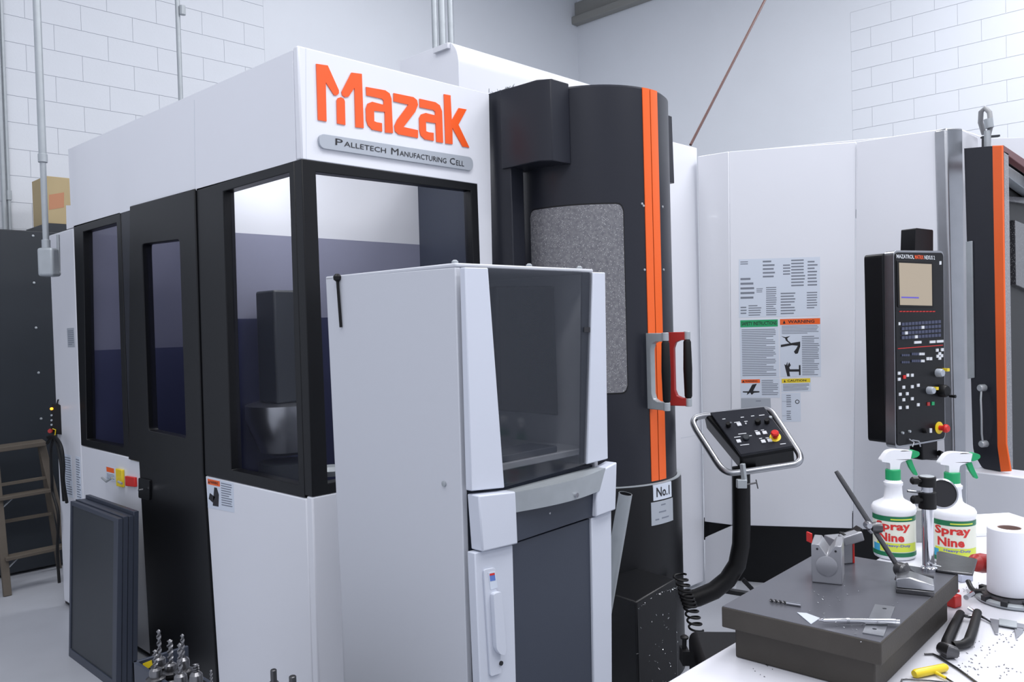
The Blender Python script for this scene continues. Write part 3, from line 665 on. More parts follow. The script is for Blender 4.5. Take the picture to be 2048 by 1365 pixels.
for (x0, y0, x1, y1) in ((1826, 683, 1840, 688), (1857, 682, 1868, 687), (1871, 681, 1884, 686), (1795, 645, 1798, 651)): keyx(x0, y0, x1, y1, M['key'])
for k in range(4): keyx(1801 + k * 4.0, 709, 1804 + k * 4.0, 713, keyb); keyx(1801 + k * 4.0, 723, 1804 + k * 4, 727, keyb)
for k in range(7): keyx(1821 + k * 3.7, 706 , 1824 + k * 3.7, 711, M['key'] if k > 3 else keyb); keyx(1821 + k * 3.7, 720, 1824 + k * 3.7, 725, M['key'] if k > 4 else keyb)
for (x, y) in ((1872, 701), (1882, 700), (1853, 718), (1859, 718), (1873, 713), (1881, 712), (1877, 708), (1877, 717), (1796, 747), (1796, 759), (1813, 751), (1822, 751),
               (1805, 775), (1798, 789), (1812, 788), (1805, 800), (1822, 774), (1834, 771), (1822, 798), (1834, 810), (1798, 816), (1812, 815)):
    keyx(x - 2.4, y - 3, x + 2.4, y + 3, M['key'], 'push_button')
keyx(1804, 751, 1809, 758, M['red'], 'push_button'); keyx(1852, 805, 1857, 812, M['redd'], 'push_button'); keyx(1861, 804, 1866, 811, M['green'], 'push_button')
def knob(px, py, r, m, h=.02, d=0, name='rotary_knob'):
    return MB().lathe(fpt(KF, px, py, .003 + d), [(r, 0), (r, h * .7), (r * .8, h)], KF.n, 18).build(name, m, ctl)
k1 = knob(1873, 746, .020, M['silver'], .03); k2 = knob(1855, 781, .018, M['silver'], .03)
for (x, y) in ((1885, 740), (1863, 777)): keyx(x - 2.5, y - 3, x + 2.5, y + 3, M['yellow'], 'yellow_mark', .03)
knob(1880, 782, .030, M['rubber'], .035, name='hand_wheel'); MB().lathe(fpt(KF, 1887, 792, .03), [(.006, 0), (.008, .03)], KF.n, 10).build('wheel_crank', M['rubber'], ctl)
knob(1846, 862, .011, M['rubber'], .02); keyx(1857, 857, 1861, 866, M['key'], 'push_button')
es = knob(1876, 856, .029, M['yellow'], .006, name='emergency_stop_ring')
MB().lathe(fpt(KF, 1876, 856, .008), [(.012, 0), (.012, .022), (.020, .026), (.020, .036), (.014, .044)], KF.n, 20).build('emergency_stop', M['red'], ctl)
for (x, y) in ((1802, 866), (1816, 863)): MB().lathe(fpt(KF, x, y, .003), [(.006, 0), (.006, .01)], KF.n, 10).build('key_switch', M['zinc'], ctl)
MB().tube([fpt(KF, 1814, 878, .01), fpt(KF, 1820, 884, .02), fpt(KF, 1817, 893, .02)], .003, 6).tube([fpt(KF, 1820, 880, .01), fpt(KF, 1830, 882, .02), fpt(KF, 1833, 893, .02)], .003, 6).build('hanging_keys', M['steel'], ctl)
# pole carrying the panel
pa = at(1843, 470, 4.12); pole = MB().prism(Face((pa.x, pa.y, 0), KF.u), rounded(Face((pa.x, pa.y, 0), KF.u).px([(1824, 457), (1859, 461), (1859, 520), (1822, 520)]), .008, 3), .02, -.06).build('support_arm', M['black'], ctl, .006)
p2 = at(1853, 915, 4.05); fz = Face((p2.x, p2.y, 0), KF.u)
MB().prism(fz, fz.px([(1836, 880), (1868, 876), (1868, 918), (1838, 920)]), .02, -.05).build('support_arm', M['black'], ctl, .006)
MB().bar(at(1853, 912, 4.07), at(1880, 914, 4.36), .05, .04).build('support_arm', M['black'], ctl, .004)
MB().tube([fpt(fz, 1866, 905, .03), fpt(fz, 1880, 912, .04), fpt(fz, 1895, 914, .04), fpt(fz, 1900, 930, .04)], .014, 10).build('cable', M['rubber'], ctl)

# ------------------------------------------------------------------ operator pendant on curved pedestal
op = thing('operator_pendant', 'small tilted operator console with tube rail on a curved black pedestal', 'control panel', (at(1483, 1100, 4).x, at(1483, 1100, 4).y, 0))
bl, br, tl = at(1481, 912, 3.85), at(1587, 895, 3.80), at(1420, 824, 4.07)
GF = Face(bl, br - bl, tl - bl); GF.v = (GF.v - GF.u * GF.v.dot(GF.u)).normalized(); GF.n = GF.u.cross(GF.v).normalized()
if GF.n.dot(EYE - GF.o) < 0: GF.n = -GF.n
g = GF.px
MB().prism(GF, g([(1420, 825), (1528, 814), (1586, 892), (1481, 910)]), 0, -.02).build('console_face', M['char'], op, .003)
MB().prism(GF, g([(1405, 822), (1526, 812), (1588, 894), (1480, 912)]), -.02, -.145).build('console_box', M['black'], op, .012, 3)
rail = g([(1389, 850), (1384, 838), (1388, 829), (1402, 825), (1530, 811), (1542, 816), (1552, 830), (1599, 902), (1600, 914), (1592, 921), (1480, 938), (1458, 940), (1443, 932), (1432, 918)])
rail = rounded(rail, .03, 3)
MB().tube([GF.p(a, b, -.03) for a, b in rail], .0155, 12, closed=True).build('tube_rail', M['steel'], op)
def gc(x, y): return (1370 + x / 6.204, 780 + y / 6.204)
def gbox(x0, y0, x1, y1, m, name, h=.005):
    w_, h_ = (x1 - x0), (y1 - y0); pts = [gc(x0 + h_ * .35, y1), gc(x1 + h_ * .35, y1 - w_ * .12), gc(x1 - h_ * .1, y0 - w_ * .12), gc(x0 - h_ * .1, y0)]
    return MB().prism(GF, g(pts), 0, h).build(name, m, op)
for (x, y) in ((668, 438), (663, 645), (902, 550), (985, 540), (968, 648), (1047, 636)): gbox(x - 26, y - 18, x + 26, y + 18, M['key'], 'push_button')
for (x0, x1, y) in ((462, 500, 366), (610, 680, 408), (690, 730, 344), (735, 775, 396), (818, 858, 328), (918, 985, 320), (862, 900, 513), (940, 980, 503), (920, 955, 607), (1000, 1040, 600), (610, 690, 592), (660, 760, 552), (790, 828, 574), (685, 795, 690), (1180, 1250, 676)):
    gbox(x0, y - 4, x1, y + 4, M['key'], 'printed_mark', .0006)
def gk(x, y, r, m, h, name, prof=None):
    a, b = g([gc(x, y)])[0]; return MB().lathe(GF.p(a, b, 0), prof or [(r, 0), (r, h * .7), (r * .8, h)], GF.n, 18).build(name, m, op)
for (x, y, r) in ((540, 450, .012), (905, 410, .014), (1018, 405, .012)):
    gk(x, y, r, M['rubber'], .022, 'selector_knob')
gk(1062, 350, .008, M['zinc'], .01, 'selector_knob'); gk(760, 600, .016, M['dark'], .012, 'selector_knob'); gk(570, 425, .006, M['chrome'], .012, 'key_switch')
gk(755, 425, .004, M['key'], .006, 'toggle_switch')
gk(1120, 592, .026, M['yellow'], .004, 'emergency_stop_ring')
gk(1120, 592, .02, M['red'], .04, 'emergency_stop', [(.012, .003), (.012, .02), (.018, .024), (.018, .036), (.013, .042)])
MB().tube([at(1482, 935, 3.93), at(1483, 1045, 3.93), at(1482, 1090, 3.93), at(1474, 1130, 3.93), at(1455, 1160, 3.93), at(1428, 1182, 3.93), at(1395, 1196, 3.93), at(1352, 1206, 3.95)], .042, 16).build('pedestal', M['rubber'], op)
MB().bar(at(1470, 943, 3.92), at(1512, 938, 3.92), .05, .015).build('mount_plate', M['black'], op, .002)
MB().bar(at(1486, 1160, 3.9), at(1505, 1180, 3.9), .03, .02).bar(at(1440, 1180, 3.95), at(1530, 1195, 3.95), .04, .02).build('pedestal_foot', M['black'], op, .002)
cl = MB().bar(at(1485, 928, 3.78), at(1489, 965, 3.78), .022, .02).obox(at(1483, 968, 3.78), RT, UP, fwd, .022, .02, .015).build('clamp', M['zinc'], op, .003)
MB().tube([at(1492, 970, 3.77), at(1514, 966, 3.76)], .004, 8).tube([at(1512, 960, 3.76), at(1516, 978, 3.76)], .003, 6).build('clamp_screw', M['darksteel'], cl)

# ------------------------------------------------------------------ light grey control cabinet in front
CC = at(926, 700, 2.16); CX, CY = CC.x, CC.y
CF = Face((CX, CY, 0), UX); CS = Face((CX, CY, 0), UY)
cab = thing('equipment_cabinet', 'tall light grey equipment cabinet with smoked window in front of the black tower', 'cabinet', (CX + .3, CY + .3, 0))
s = CS.px([(651, 556), (920, 534)]); zc = s[1][1]; DEP = s[0][0]
cr_ = CF.px([(1199, 545), (1206, 1000)]); WID = CF.px([(1201, 700)])[0][0]
sidep = [(s[0][0], s[0][1]), (0.021, zc), ext(CS, (920, 534), (945, 1365), .04), ext(CS, (651, 556), (690, 1365), .04)]
sidep[2] = (max(sidep[2][0], .021) if sidep[2][0] > -.2 else .021, .04)
MB().prism(CS, [sidep[0], (0.021, zc), (.021, .04), sidep[3]], 0, -.02).build('side_panel', M['cab'], cab, .003)
MB().box(CX + WID - .02, CX + WID, CY + .021, CY + DEP, .04, zc).build('side_panel', M['cab'], cab, .003)
MB().box(CX + .02, CX + WID - .02, CY + DEP - .02, CY + DEP, .04, zc).build('back_panel', M['cab'], cab)
MB().box(CX + .0, CX + WID, CY + .02, CY + DEP, zc, zc + .012).build('top_panel', M['cab'], cab, .004)
MB().box(CX + .02, CX + WID - .02, CY + .03, CY + DEP - .02, .04, 1.155).build('lower_body', M['slate'], cab)
# upper door: two shaped strips round a smoked window
DT = .022
cf = CF.px
ud = MB().prism(CF, cf([(919, 536), (965, 537), (998, 974.5), (931, 981)]), DT, 0).build('upper_door', M['cabw'], cab, .003)
MB().prism(CF, cf([(1175.5, 545.5), (1199.5, 546), (1205, 917), (1163, 928)]), DT, 0).build('door_stile', M['cabw'], ud, .003)
MB().prism(CF, cf([(965, 537), (1175.5, 545.5), (1163, 928), (998, 974.5)]), DT - .006, DT - .011).build('smoked_window', M['smoke'], ud)
MB().prism(CF, cf([(1160, 546), (1174.5, 546), (1165, 925), (1156, 928)]), DT - .012, DT - .018).build('inner_stile', M['slate'], ud)
MB().prism(CF, cf([(1159, 655), (1171, 655), (1171, 665), (1159, 665)]), DT - .0055, DT - .004).build('window_label', M['ink'], ud)
# monitor and shelf inside
MF = Face((CX, CY + .12, 0), UX)
MB().prism(MF, MF.px([(992, 572), (1110, 572), (1118, 832), (996, 822)]), 0, -.05).build('monitor', M['black'], cab, .006)
mr = MB().prism(MF, MF.px([(998, 580), (1104, 580), (1111, 818), (1002, 810)]), .001, -.002).build('monitor_screen', M['rubber'], cab)
MB().box(CX + .02, CX + WID - .02, CY + .04, CY + DEP - .02, 1.19, 1.21).build('keyboard_shelf', M['cab'], cab, .003)
MB().box(CX + .08, CX + .42, CY + .05, CY + .16, 1.21, 1.23).build('keyboard', M['slate'], cab, .003)
# middle drawer unit
dw = MB().prism(CF, cf([(934, 988), (1008, 980), (1012.5, 1083), (942, 1099)]), .045, 0).build('drawer', M['cabw'], cab, .004)
MB().prism(CF, cf([(1188, 934), (1211, 922), (1208.5, 1016), (1169, 1031), (1171, 975)]), .045, 0).build('drawer_block', M['cabw'], dw, .004)
MB().prism(CF, cf([(1008, 1018), (1174, 972), (1170, 1031), (1012.5, 1083)]), .03, 0).build('drawer_front', M['slate'], dw, .002)
bq = cf([(1008, 981), (1188, 934), (1187, 976), (1009, 1022)])
mb = MB(); vs = []; fs = []
n_ = 16
for k in range(n_ + 1):
    t = k / n_; bul = .045 + .028 * math.sin(math.pi * t)
    lo_ = V(bq[3]) * (1 - t) + V(bq[2]) * t; hi = V(bq[0]) * (1 - t) + V(bq[1]) * t
    for (pp, d) in ((lo_, 0), (lo_, bul - .006), (hi, bul), (hi, 0)): vs.append(CF.p(pp[0], pp[1], d))
for k in range(n_):
    for j in range(4): fs.append((4 * k + j, 4 * k + (j + 1) % 4, 4 * k + 4 + (j + 1) % 4, 4 * k + 4 + j))
fs += [(0, 1, 2, 3), (4 * n_ + 3, 4 * n_ + 2, 4 * n_ + 1, 4 * n_)]
mb.add(vs, fs); mb.build('bow_handle', M['zinc'], dw)
MB().lathe(fpt(CF, 1116, 985, .068), [(.007, 0), (.007, .006)], CF.n, 14).build('drawer_lock', M['chrome'], dw)
MB().lathe(fpt(CF, 1083, 1024, .029), [(.004, 0), (.003, .004)], CF.n, 10).build('screw', M['chrome'], dw)
# lower door
def dn(a, b, z=.05): return ext(CF, a, b, z)
ld = MB().prism(CF, cf([(934, 1103), (1010, 1087)]) + [dn((1010, 1087), (1017, 1365)), dn((936, 1103), (946, 1365))], .03, 0).build('lower_door', M['cabw'], cab, .003)
MB().prism(CF, cf([(1010.5, 1087), (1168, 1036)]) + [dn((1168, 1035), (1173, 1365)), dn((1010.5, 1087), (1017.5, 1365))], .022, 0).build('door_panel', M['slate'], ld, .002)
MB().prism(CF, cf([(1168, 1035), (1207.5, 1018)]) + [dn((1207.5, 1018), (1209, 1365)), dn((1168.5, 1035), (1173.5, 1365))], .03, 0).build('door_stile', M['cabw'], ld, .003)
hp_ = MB().prism(CF, rounded(cf([(949, 1135), (972, 1131), (985, 1340), (962, 1347)]), .008, 3), .03, .036).build('handle_plate', M['cabw'], ld, .001)
MB().prism(CF, rounded(cf([(961, 1181), (977, 1176), (987, 1290), (985, 1303), (975, 1301), (967, 1290)]), .008, 3), .036, .05).build('swing_lever', M['cabw'], ld, .004)
st = MB().prism(CF, cf([(957, 1141), (971, 1138), (976, 1170), (962, 1175)]), .036, .037).build('maker_label', M['paper'], ld)
MB().prism(CF, cf([(959.5, 1145), (970, 1143), (971.5, 1156), (961, 1158)]), .037, .0374).build('label_print', mat('label_blue', (90, 120, 190), .4), st)
MB().prism(CF, cf([(959.5, 1143), (969.5, 1141), (970, 1145), (960, 1147)]), .0375, .0377).build('label_print', M['red'], st)
MB().lathe(fpt(CF, 982.5, 1320, .036), [(.006, 0), (.006, .004)], CF.n, 14).build('key_lock', M['ink'], ld)
for (x, y) in ((889, 968),): MB().lathe(fpt(CS, x, y, 0), [(.008, 0), (.008, .004), (.004, .005)], CS.n, 14).build('side_screw', M['zinc'], cab)
for (x, y) in ((.012, .035), (WID - .05, .035), (.3, .035)):
    MB().lathe((CX + x, CY + y, zc + .012), [(.009, 0), (.009, .005), (.004, .009)], UZ, 14).build('cap_screw', M['zinc'], cab)
hk = fpt(CS, 678, 556, .006)
tag(MB().lathe(hk - CS.n * .0 , [(.004, -.012), (.012, -.006), (.013, .004), (.006, .012)], UZ, 16).tube([hk + UZ * -.008, fpt(CS, 681, 600, .006), fpt(CS, 684, 655, .004)], .0045, 8).build('stylus', M['rubber'], None, origin=hk), 'black ball headed rod hanging on the side of the grey cabinet', 'tool')

# ------------------------------------------------------------------ workbench and surface plate
ZT, ZP = .915, 1.02
X0B, X1B, Y1B = .80, 3.02, .885
bench = thing('workbench', 'white topped workbench covered with tools in front of the machining centre', 'workbench', (2.0, .3, 0))
MB().box(X0B, X1B, -.25, Y1B, ZT - .04, ZT).build('bench_top', M['bench'], bench, .003)
for (x, y) in ((X0B + .05, -.2), (X1B - .1, -.2), (X0B + .05, Y1B - .12), (X1B - .1, Y1B - .12)):
    MB().box(x, x + .06, y, y + .06, 0, ZT - .04).build('leg', M['dark'], bench, .003)
MB().box(X0B + .08, X1B - .1, -.19, Y1B - .08, ZT - .12, ZT - .04).build('apron', M['dark'], bench)
PL = hz(1442, 1214, ZP); PFr = hz(1762, 1287, ZP); PR = hz(1917, 1148, ZP)
e1 = (PR - PFr); e1.z = 0; Ld = e1.length; e1.normalize(); e2 = V((-e1.y, e1.x, 0)); Wd = (PL - PFr).dot(e2)
HP = Face(PFr, e1, e2); HP.n = UZ
sp_ = thing('surface_plate', 'thick dark cast iron surface plate on the near corner of the white bench', 'surface plate', (PFr.x, PFr.y, ZT))
MB().prism(HP, [(0, 0), (Ld, 0), (Ld, Wd), (0, Wd)], 0, -.042).build('plate_rim', M['iron'], sp_, .003)
MB().prism(HP, [(.002, .002), (Ld - .002, .002), (Ld - .002, Wd - .002), (.002, Wd - .002)], -.001, .0006).build('ground_top', M['ground'], sp_)
MB().prism(HP, [(.02, .018), (Ld - .02, .018), (Ld - .02, Wd - .018), (.02, Wd - .018)], -.042, -(ZP - ZT)).build('plate_body', M['iron'], sp_, .004)
ZQ = ZP + .0008
def flat(z): f = Face((0, 0, z), UX, UY); f.n = UZ; return f
def item(name, label, cat, loc, group=None): return thing(name, label, cat, loc, group)

# V-block
fb0, fb1 = hz(1623.6, 1165.4, ZQ), hz(1685, 1171.5, ZQ)
M['groundl'] = mat('ground_steel', (150, 151, 156), .32, metal=.45, var=.06)
VF = Face(fb0, fb1 - fb0); Wv = (fb1 - fb0).length; vq = VF.px([(1624, 1088.6), (1641, 1090), (1657, 1107), (1672, 1087), (1686, 1091)])
hv = vq[0][1]; vb = thing('v_block', 'grey steel v-block with round machined recess standing on the surface plate', 'block', fb0)
MB().prism(VF, [(0, 0), (Wv, 0), (Wv, hv), (Wv * .77, hv), (Wv * .52, hv - .024), (Wv * .27, hv), (0, hv)], 0, -.085).build('block_body', M['groundl'], vb, .002)
MB().lathe(VF.p(Wv * .5, hv * .46, .0), [(.022, 0), (.022, .0015), (.019, .003)], VF.n, 24).build('round_boss', M['groundl'], vb)
for (a, b_) in ((Wv * .2, hv - .01), (Wv * .8, hv - .012)): MB().lathe(VF.p(a, b_, 0), [(.0025, 0), (.0025, .0008)], VF.n, 8).build('tapped_hole', M['ink'], vb)
# red and grey clamp block just behind
q0 = hz(1700, 1128, ZQ); cb = thing('magnetic_block', 'grey magnetic block with red edges and curved black top clamp behind the v-block', 'block', q0)
cbx = V((q0.x, q0.y, ZQ)) 
def lbox(o, x0, x1, y0, y1, z0, z1, mb=None, rot=0.0):     # box in screen-right / away axes, rotated
    r_ = rt0 * math.cos(rot) + V((fwd.x, fwd.y, 0)).normalized() * math.sin(rot); a_ = V((-r_.y, r_.x, 0))
    mb = mb or MB(); c = V(o) + r_ * (x0 + x1) / 2 + a_ * (y0 + y1) / 2 + UZ * (z0 + z1) / 2
    mb.obox(c, r_, a_, UZ, (x1 - x0) / 2, (y1 - y0) / 2, (z1 - z0) / 2); return mb
lbox(cbx, -.035, .008, .0, .05, .0, .058, rot=.2).build('clamp_body', M['groundl'], cb, .002)
lbox(cbx, .008, .013, .0, .05, .0, .056, rot=.2).build('red_edge', M['red'], cb, .001)
lbox(cbx, -.078, -.0735, .035, .055, .045, .068, rot=.2).build('red_edge', M['red'], cb, .001)
cu = [at(1682, 1070, 1.93), at(1695, 1071, 1.93), at(1708, 1066, 1.93), at(1720, 1056, 1.93)]
mb = MB(); 
for i in range(3): mb.bar(cu[i], cu[i + 1], .03, .008)
mb.build('curved_clamp', M['rubber'], cb, .002)
MB().bar(at(1682, 1082, 1.92), at(1722, 1070, 1.92), .03, .022).build('clamp_arm', M['groundl'], cb, .003)
MB().bar(at(1664, 1092, 1.86), at(1674, 1088, 1.86), .003, .003).tube([at(1669, 1087, 1.85), at(1671, 1087.5, 1.85)], .003, 8).build('fine_wire', M['chrome'], cb)

# surface gauge with slanting spindle
g0, g1 = hz(1792, 1187, ZQ), hz(1869, 1195, ZQ); GG = Face(g0, g1 - g0); Lg = (g1 - g0).length
sg = thing('surface_gauge', 'surface gauge with long slanting rod and ridged steel base on the surface plate', 'gauge', g0)
MB().prism(GG, [(0, 0), (Lg, 0), (Lg, .010), (0, .010)], 0, -.06).build('gauge_base', M['darksteel'], sg, .0015)
MB().prism(GG, [(0, .011), (Lg, .011), (Lg, .022), (Lg * .38, .034), (0, .028)], -.004, -.056).build('gauge_body', M['steel'], sg, .002)
rA, rB = at(1797, 1136, 1.78), at(1672, 943, 1.86)
MB().tube([rA, rA * .06 + rB * .94, rB], [.0054, .0054, .0044], 12).build('spindle', M['darksteel'], sg)
MB().lathe(at(1803, 1140, 1.77) - fwd * .0, [(.012, -.012), (.015, -.008), (.015, .008), (.012, .012)], -fwd + RT * .4, 20).build('swivel_wheel', M['darksteel'], sg)
MB().tube([at(1806, 1150, 1.77), at(1800, 1165, 1.77)], .012, 12).build('swivel_post', M['darksteel'], sg)
MB().tube([at(1812, 1128, 1.77), at(1818, 1140, 1.77), at(1830, 1149, 1.77), at(1850, 1152, 1.78), at(1866, 1155, 1.78)], .004, 8).build('rocker_spring', M['darksteel'], sg)
MB().lathe(at(1752, 1056, 1.805), [(.011, -.011), (.013, 0), (.011, .011)], rt0, 16).build('sliding_clamp', M['darksteel'], sg)
MB().lathe(at(1738, 1052, 1.80), [(.008, -.012), (.009, -.004), (.006, .004)], -fwd, 14).tube([at(1738, 1060, 1.80), at(1744, 1066, 1.8)], .004, 8).build('clamp_nut', M['steel'], sg)

# dial indicator stand
ps = hz(1857, 1134, ZQ); dsd = (ps - EYE).dot(fwd); ds = thing('indicator_stand', 'chrome post with black clamps carrying a round dial indicator', 'gauge', ps)
def zat(py, p):            # height on the vertical line through p that shows at pixel row py
    f = Face((p.x, p.y, 0), rt0); return f.px([(1858, py)])[0][1]
z_t, z_c1, z_c0, z_h1 = zat(953, ps), zat(985, ps), zat(1017, ps), zat(973, ps)
MB().lathe(ps, [(.0125, 0), (.0125, z_t - ZQ - .02)], UZ, 28).build('post', M['chrome'], ds, .001)
MB().lathe(V((ps.x, ps.y, z_h1)), [(.019, 0), (.019, z_t - z_h1 - .002), (.017, z_t - z_h1)], UZ, 28).build('top_clamp', M['rubber'], ds)
MB().lathe(V((ps.x, ps.y, z_t)), [(.016, 0), (.015, .001)], UZ, 28).build('post_cap', M['zinc'], ds)
MB().lathe(V((ps.x, ps.y, z_c0)), [(.0185, 0), (.019, .002), (.019, z_c1 - z_c0)], UZ, 28).build('lower_clamp', M['rubber'], ds)
def kn(px, py, name, m, r=.009):
    p = at(px, py, dsd - .01); return MB().lathe(p, [(r * .6, -.012), (r, -.008), (r, .004), (r * .5, .006), (r * .4, .03)], RT, 8).build(name, m, ds)
kn(1832, 962, 'clamp_knob', M['rubber']); kn(1833, 1000, 'clamp_knob', M['rubber'], .010)
MB().tube([at(1815, 983, dsd), at(1844, 986, dsd)], .003, 8).build('thin_arm', M['steel'], ds)
dc = at(1881, 988, dsd + .03); dn_ = (EYE - dc).normalized() * .9 + rt0 * .3
MB().lathe(dc, [(.034, -.02), (.034, .006), (.031, .010)], dn_, 36).build('dial_case', M['rubber'], ds)
MB().lathe(dc + dn_.normalized() * .0095, [(.035, -.008), (.035, .002), (.031, .004), (.030, .001)], dn_, 36, caps=False).build('dial_bezel', M['steel'], ds)
MB().lathe(dc + dn_.normalized() * .010, [(.030, 0), (.030, .001)], dn_, 36).build('dial_face', M['ink'], ds)
MB().bar(at(1862, 1131, dsd - .02), at(1912, 1142, dsd - .02), .012, .006).build('base_bar', M['steel'], ds, .001)
MB().lathe(hz(1859, 1141, ZQ), [(.018, 0), (.018, .006), (.013, .009)], UZ, 24).build('foot', M['chrome'], ds)

# scraper with red handle
b0_, b1_ = at(1812, 1118, 1.98), at(1948, 1124, 2.02); b0_.z = b1_.z = ZP + .02
sc2 = thing('wide_scraper', 'flat steel blade with rounded red handle resting behind the indicator post', 'tool', b0_)
BFc = flat(ZP + .005)
bq_ = [hz(1873, 1141, ZP + .006), hz(1885, 1143, ZP + .006), hz(1946, 1150, ZP + .006), hz(1955, 1120, ZP + .006), hz(1880, 1104, ZP + .006), hz(1873, 1106, ZP + .006)]
MB().prism(flat(ZP + .002), [(p.x, p.y) for p in bq_], 0, .006).build('blade', M['darksteel'], sc2, .002)
ha, hb2 = at(1946, 1126, 1.99), at(1978, 1128, 2.02)
MB().tube([ha, ha * .85 + hb2 * .15, ha * .5 + hb2 * .5, hb2], [.012, .021, .0235, .022], 14).build('red_handle', M['redd'], sc2)

# spray bottles
def spray_bottle(base, rot, label):
    t = thing('spray_bottle', label, 'spray bottle', base, 'spray bottles on the bench'); S = .001409 * .985
    o = V(base)
    prof = [(.048, 0), (.053, .003), (.0555, .012), (.0555, .126), (.0585, .132), (.0585, .142), (.054, .150), (.030, .163), (.0255, .168), (.0235, .180), (.0225, .2), (.0255, .204), (.0255, .211), (.0215, .214), (.019, .222)]
    MB().lathe(o, prof, UZ, 40).build('bottle_body', M['hdpe'], t, smooth=50)
    MB().lathe(o, [(.0203, .217), (.0203, .246), (.018, .248)], UZ, 24).build('cap_collar', M['green'], t, .001)
    d = rt0 * math.cos(rot) + V((fwd.x, fwd.y, 0)).normalized() * math.sin(rot)
    HF = Face(o, d); HF.n = d.cross(UZ).normalized()
    MB().prism(HF, rounded([(-.036, .271), (-.013, .267), (-.013, .248), (.013, .248), (.016, .266), (.024, .2705), (.045, .276), (.050, .299), (.0, .304), (-.018, .300), (-.036, .276)], [.003, .004, 0, 0, .004, .004, .001, .002, .02, .012, .002], 4), -.0125, .0125).build('sprayer_head', M['hdpe'], t, .004, 3)
    MB().prism(HF, rounded([(.048, .277), (.064, .281), (.072, .288), (.070, .296), (.058, .300), (.0495, .299)], .004, 3), -.011, .011).build('nozzle', M['green'], t, .003)
    MB().prism(HF, rounded([(.036, .276), (.050, .276), (.056, .258), (.068, .230), (.060, .228), (.046, .250)], .004, 3), -.006, .006).build('trigger', M['green'], t, .002)
    # printed wrap label
    cdir = (EYE - o); cdir.z = 0; a_c = math.atan2(cdir.y, cdir.x) + .05 - rot * .6
    R_ = .0557
    def patch(a0, a1, z0, z1, m, name, R1=R_ + .0004, par=None, n=14):
        mb = MB(); vs = []; fs = []
        for k in range(n + 1):
            a = a_c + a0 + (a1 - a0) * k / n
            for z in (z0, z1): vs.append((o.x + R1 * math.cos(a), o.y + R1 * math.sin(a), o.z + z))
        for k in range(n): fs.append((2 * k, 2 * k + 2, 2 * k + 3, 2 * k + 1))
        mb.add(vs, fs); return mb.build(name, m, par or t)
    lb = patch(-1.45, 1.45, .012, .124, MM['lab'], 'wrap_label', n=32)
    patch(-1.45, 1.45, .110, .124, MM['lgreen'], 'label_band', R_ + .0007, lb, 32)
    patch(-.2, .9, .1145, .118, MM['lyel'], 'label_strip', R_ + .0009, lb)
    patch(-1.45, 1.45, .012, .024, MM['lgreen'], 'label_band', R_ + .0007, lb, 32)
    patch(-.95, 1.2, .026, .050, MM['lyel'], 'label_strip', R_ + .0007, lb, 24)
    patch(-1.2, -.75, .024, .044, MM['lblue'], 'label_strip', R_ + .0008, lb)
    def wrap(s, a0, a1, z0, z1, m, bold, slant=0.0, R1=R_ + .0011):
        vs, fs = text_pts(s, bold); P = []
        for u, v in vs:
            a = a_c + a0 + (a1 - a0) * (u + slant * v); P.append((o.x + R1 * math.cos(a), o.y + R1 * math.sin(a), o.z + z0 + (z1 - z0) * v))
        mb = MB(); mb.add(P, fs); mb.build('label_lettering', m, lb)
    wrap('Spray', -.95, .75, .080, .109, MM['lred'], .035); wrap('Nine', -.8, .42, .054, .078, MM['lred'], .035)
    wrap('Heavy-Duty', -.5, .75, .038, .047, MM['lpur'], .02)
    return t
MM = {'lab': mat('label_cream', (226, 228, 214), .4), 'lgreen': mat('label_green', (18, 110, 72), .4), 'lyel': mat('label_lime', (206, 220, 74), .4),
      'lblue': mat('label_cyan', (60, 160, 200), .4), 'lred': mat('label_red', (206, 44, 40), .4), 'lpur': mat('label_violet', (90, 90, 190), .4)}
sb1 = hz(1789, 1113, ZT); spray_bottle(sb1, .0, 'white spray bottle with worn label, behind the slanting gauge rod')
sb2 = hz(1907, 1124, ZT); spray_bottle(sb2, -.05, 'white spray bottle with bright label, behind the dial indicator')
# aluminium block behind bottles
ab = hz(1843, 1086, ZT)
tag(lbox(ab, -.045, .03, 0, .05, 0, .098).build('aluminium_block', mat('sawn_aluminium', (150, 152, 152), .55, metal=.4, var=.2, vs_=30), None, .002, origin=ab), 'sawn grey aluminium block standing between the two spray bottles', 'block')
# paper sheets at the back
pp = hz(1965, 1074, ZT)
tag(lbox(pp, -.05, .25, 0, .22, 0, .012, rot=.1).build('paper_pad', mat('white_pad', (235, 236, 240), .7), None, .002, origin=pp), 'white paper pad lying on the bench behind the paper roll', 'paper')

# paper roll standing on a round collet ring
cr0 = hz(2026, 1203, ZT); cg = thing('round_chuck', 'round grey chuck body with black slots beneath the white paper roll', 'chuck', cr0)
MB().lathe(cr0, [(.072, 0), (.078, .003), (.078, .010), (.070, .013)], UZ, 40).build('chuck_ring', M['zinc'], cg, .001)
MB().lathe(cr0 + UZ * .012, [(.066, 0), (.066, .006), (.05, .008)], UZ, 40).build('chuck_core', M['darksteel'], cg)
for k in range(10):
    a = k * math.pi / 5; c = cr0 + V((math.cos(a), math.sin(a), 0)) * .068 + UZ * .013
    MB().obox(c, (math.cos(a), math.sin(a), 0), (-math.sin(a), math.cos(a), 0), UZ, .012, .007, .006).build('jaw', M['ink'], cg, .001)
rr = at(2016, 1200, (cr0 - EYE).dot(fwd)); rb = V((cr0.x, cr0.y, ZT + .0215))
top_z = zat(1060, cr0); RL = top_z - rb.z
roll = thing('paper_roll', 'white paper roll standing on end at the edge of the bench', 'paper roll', rb)
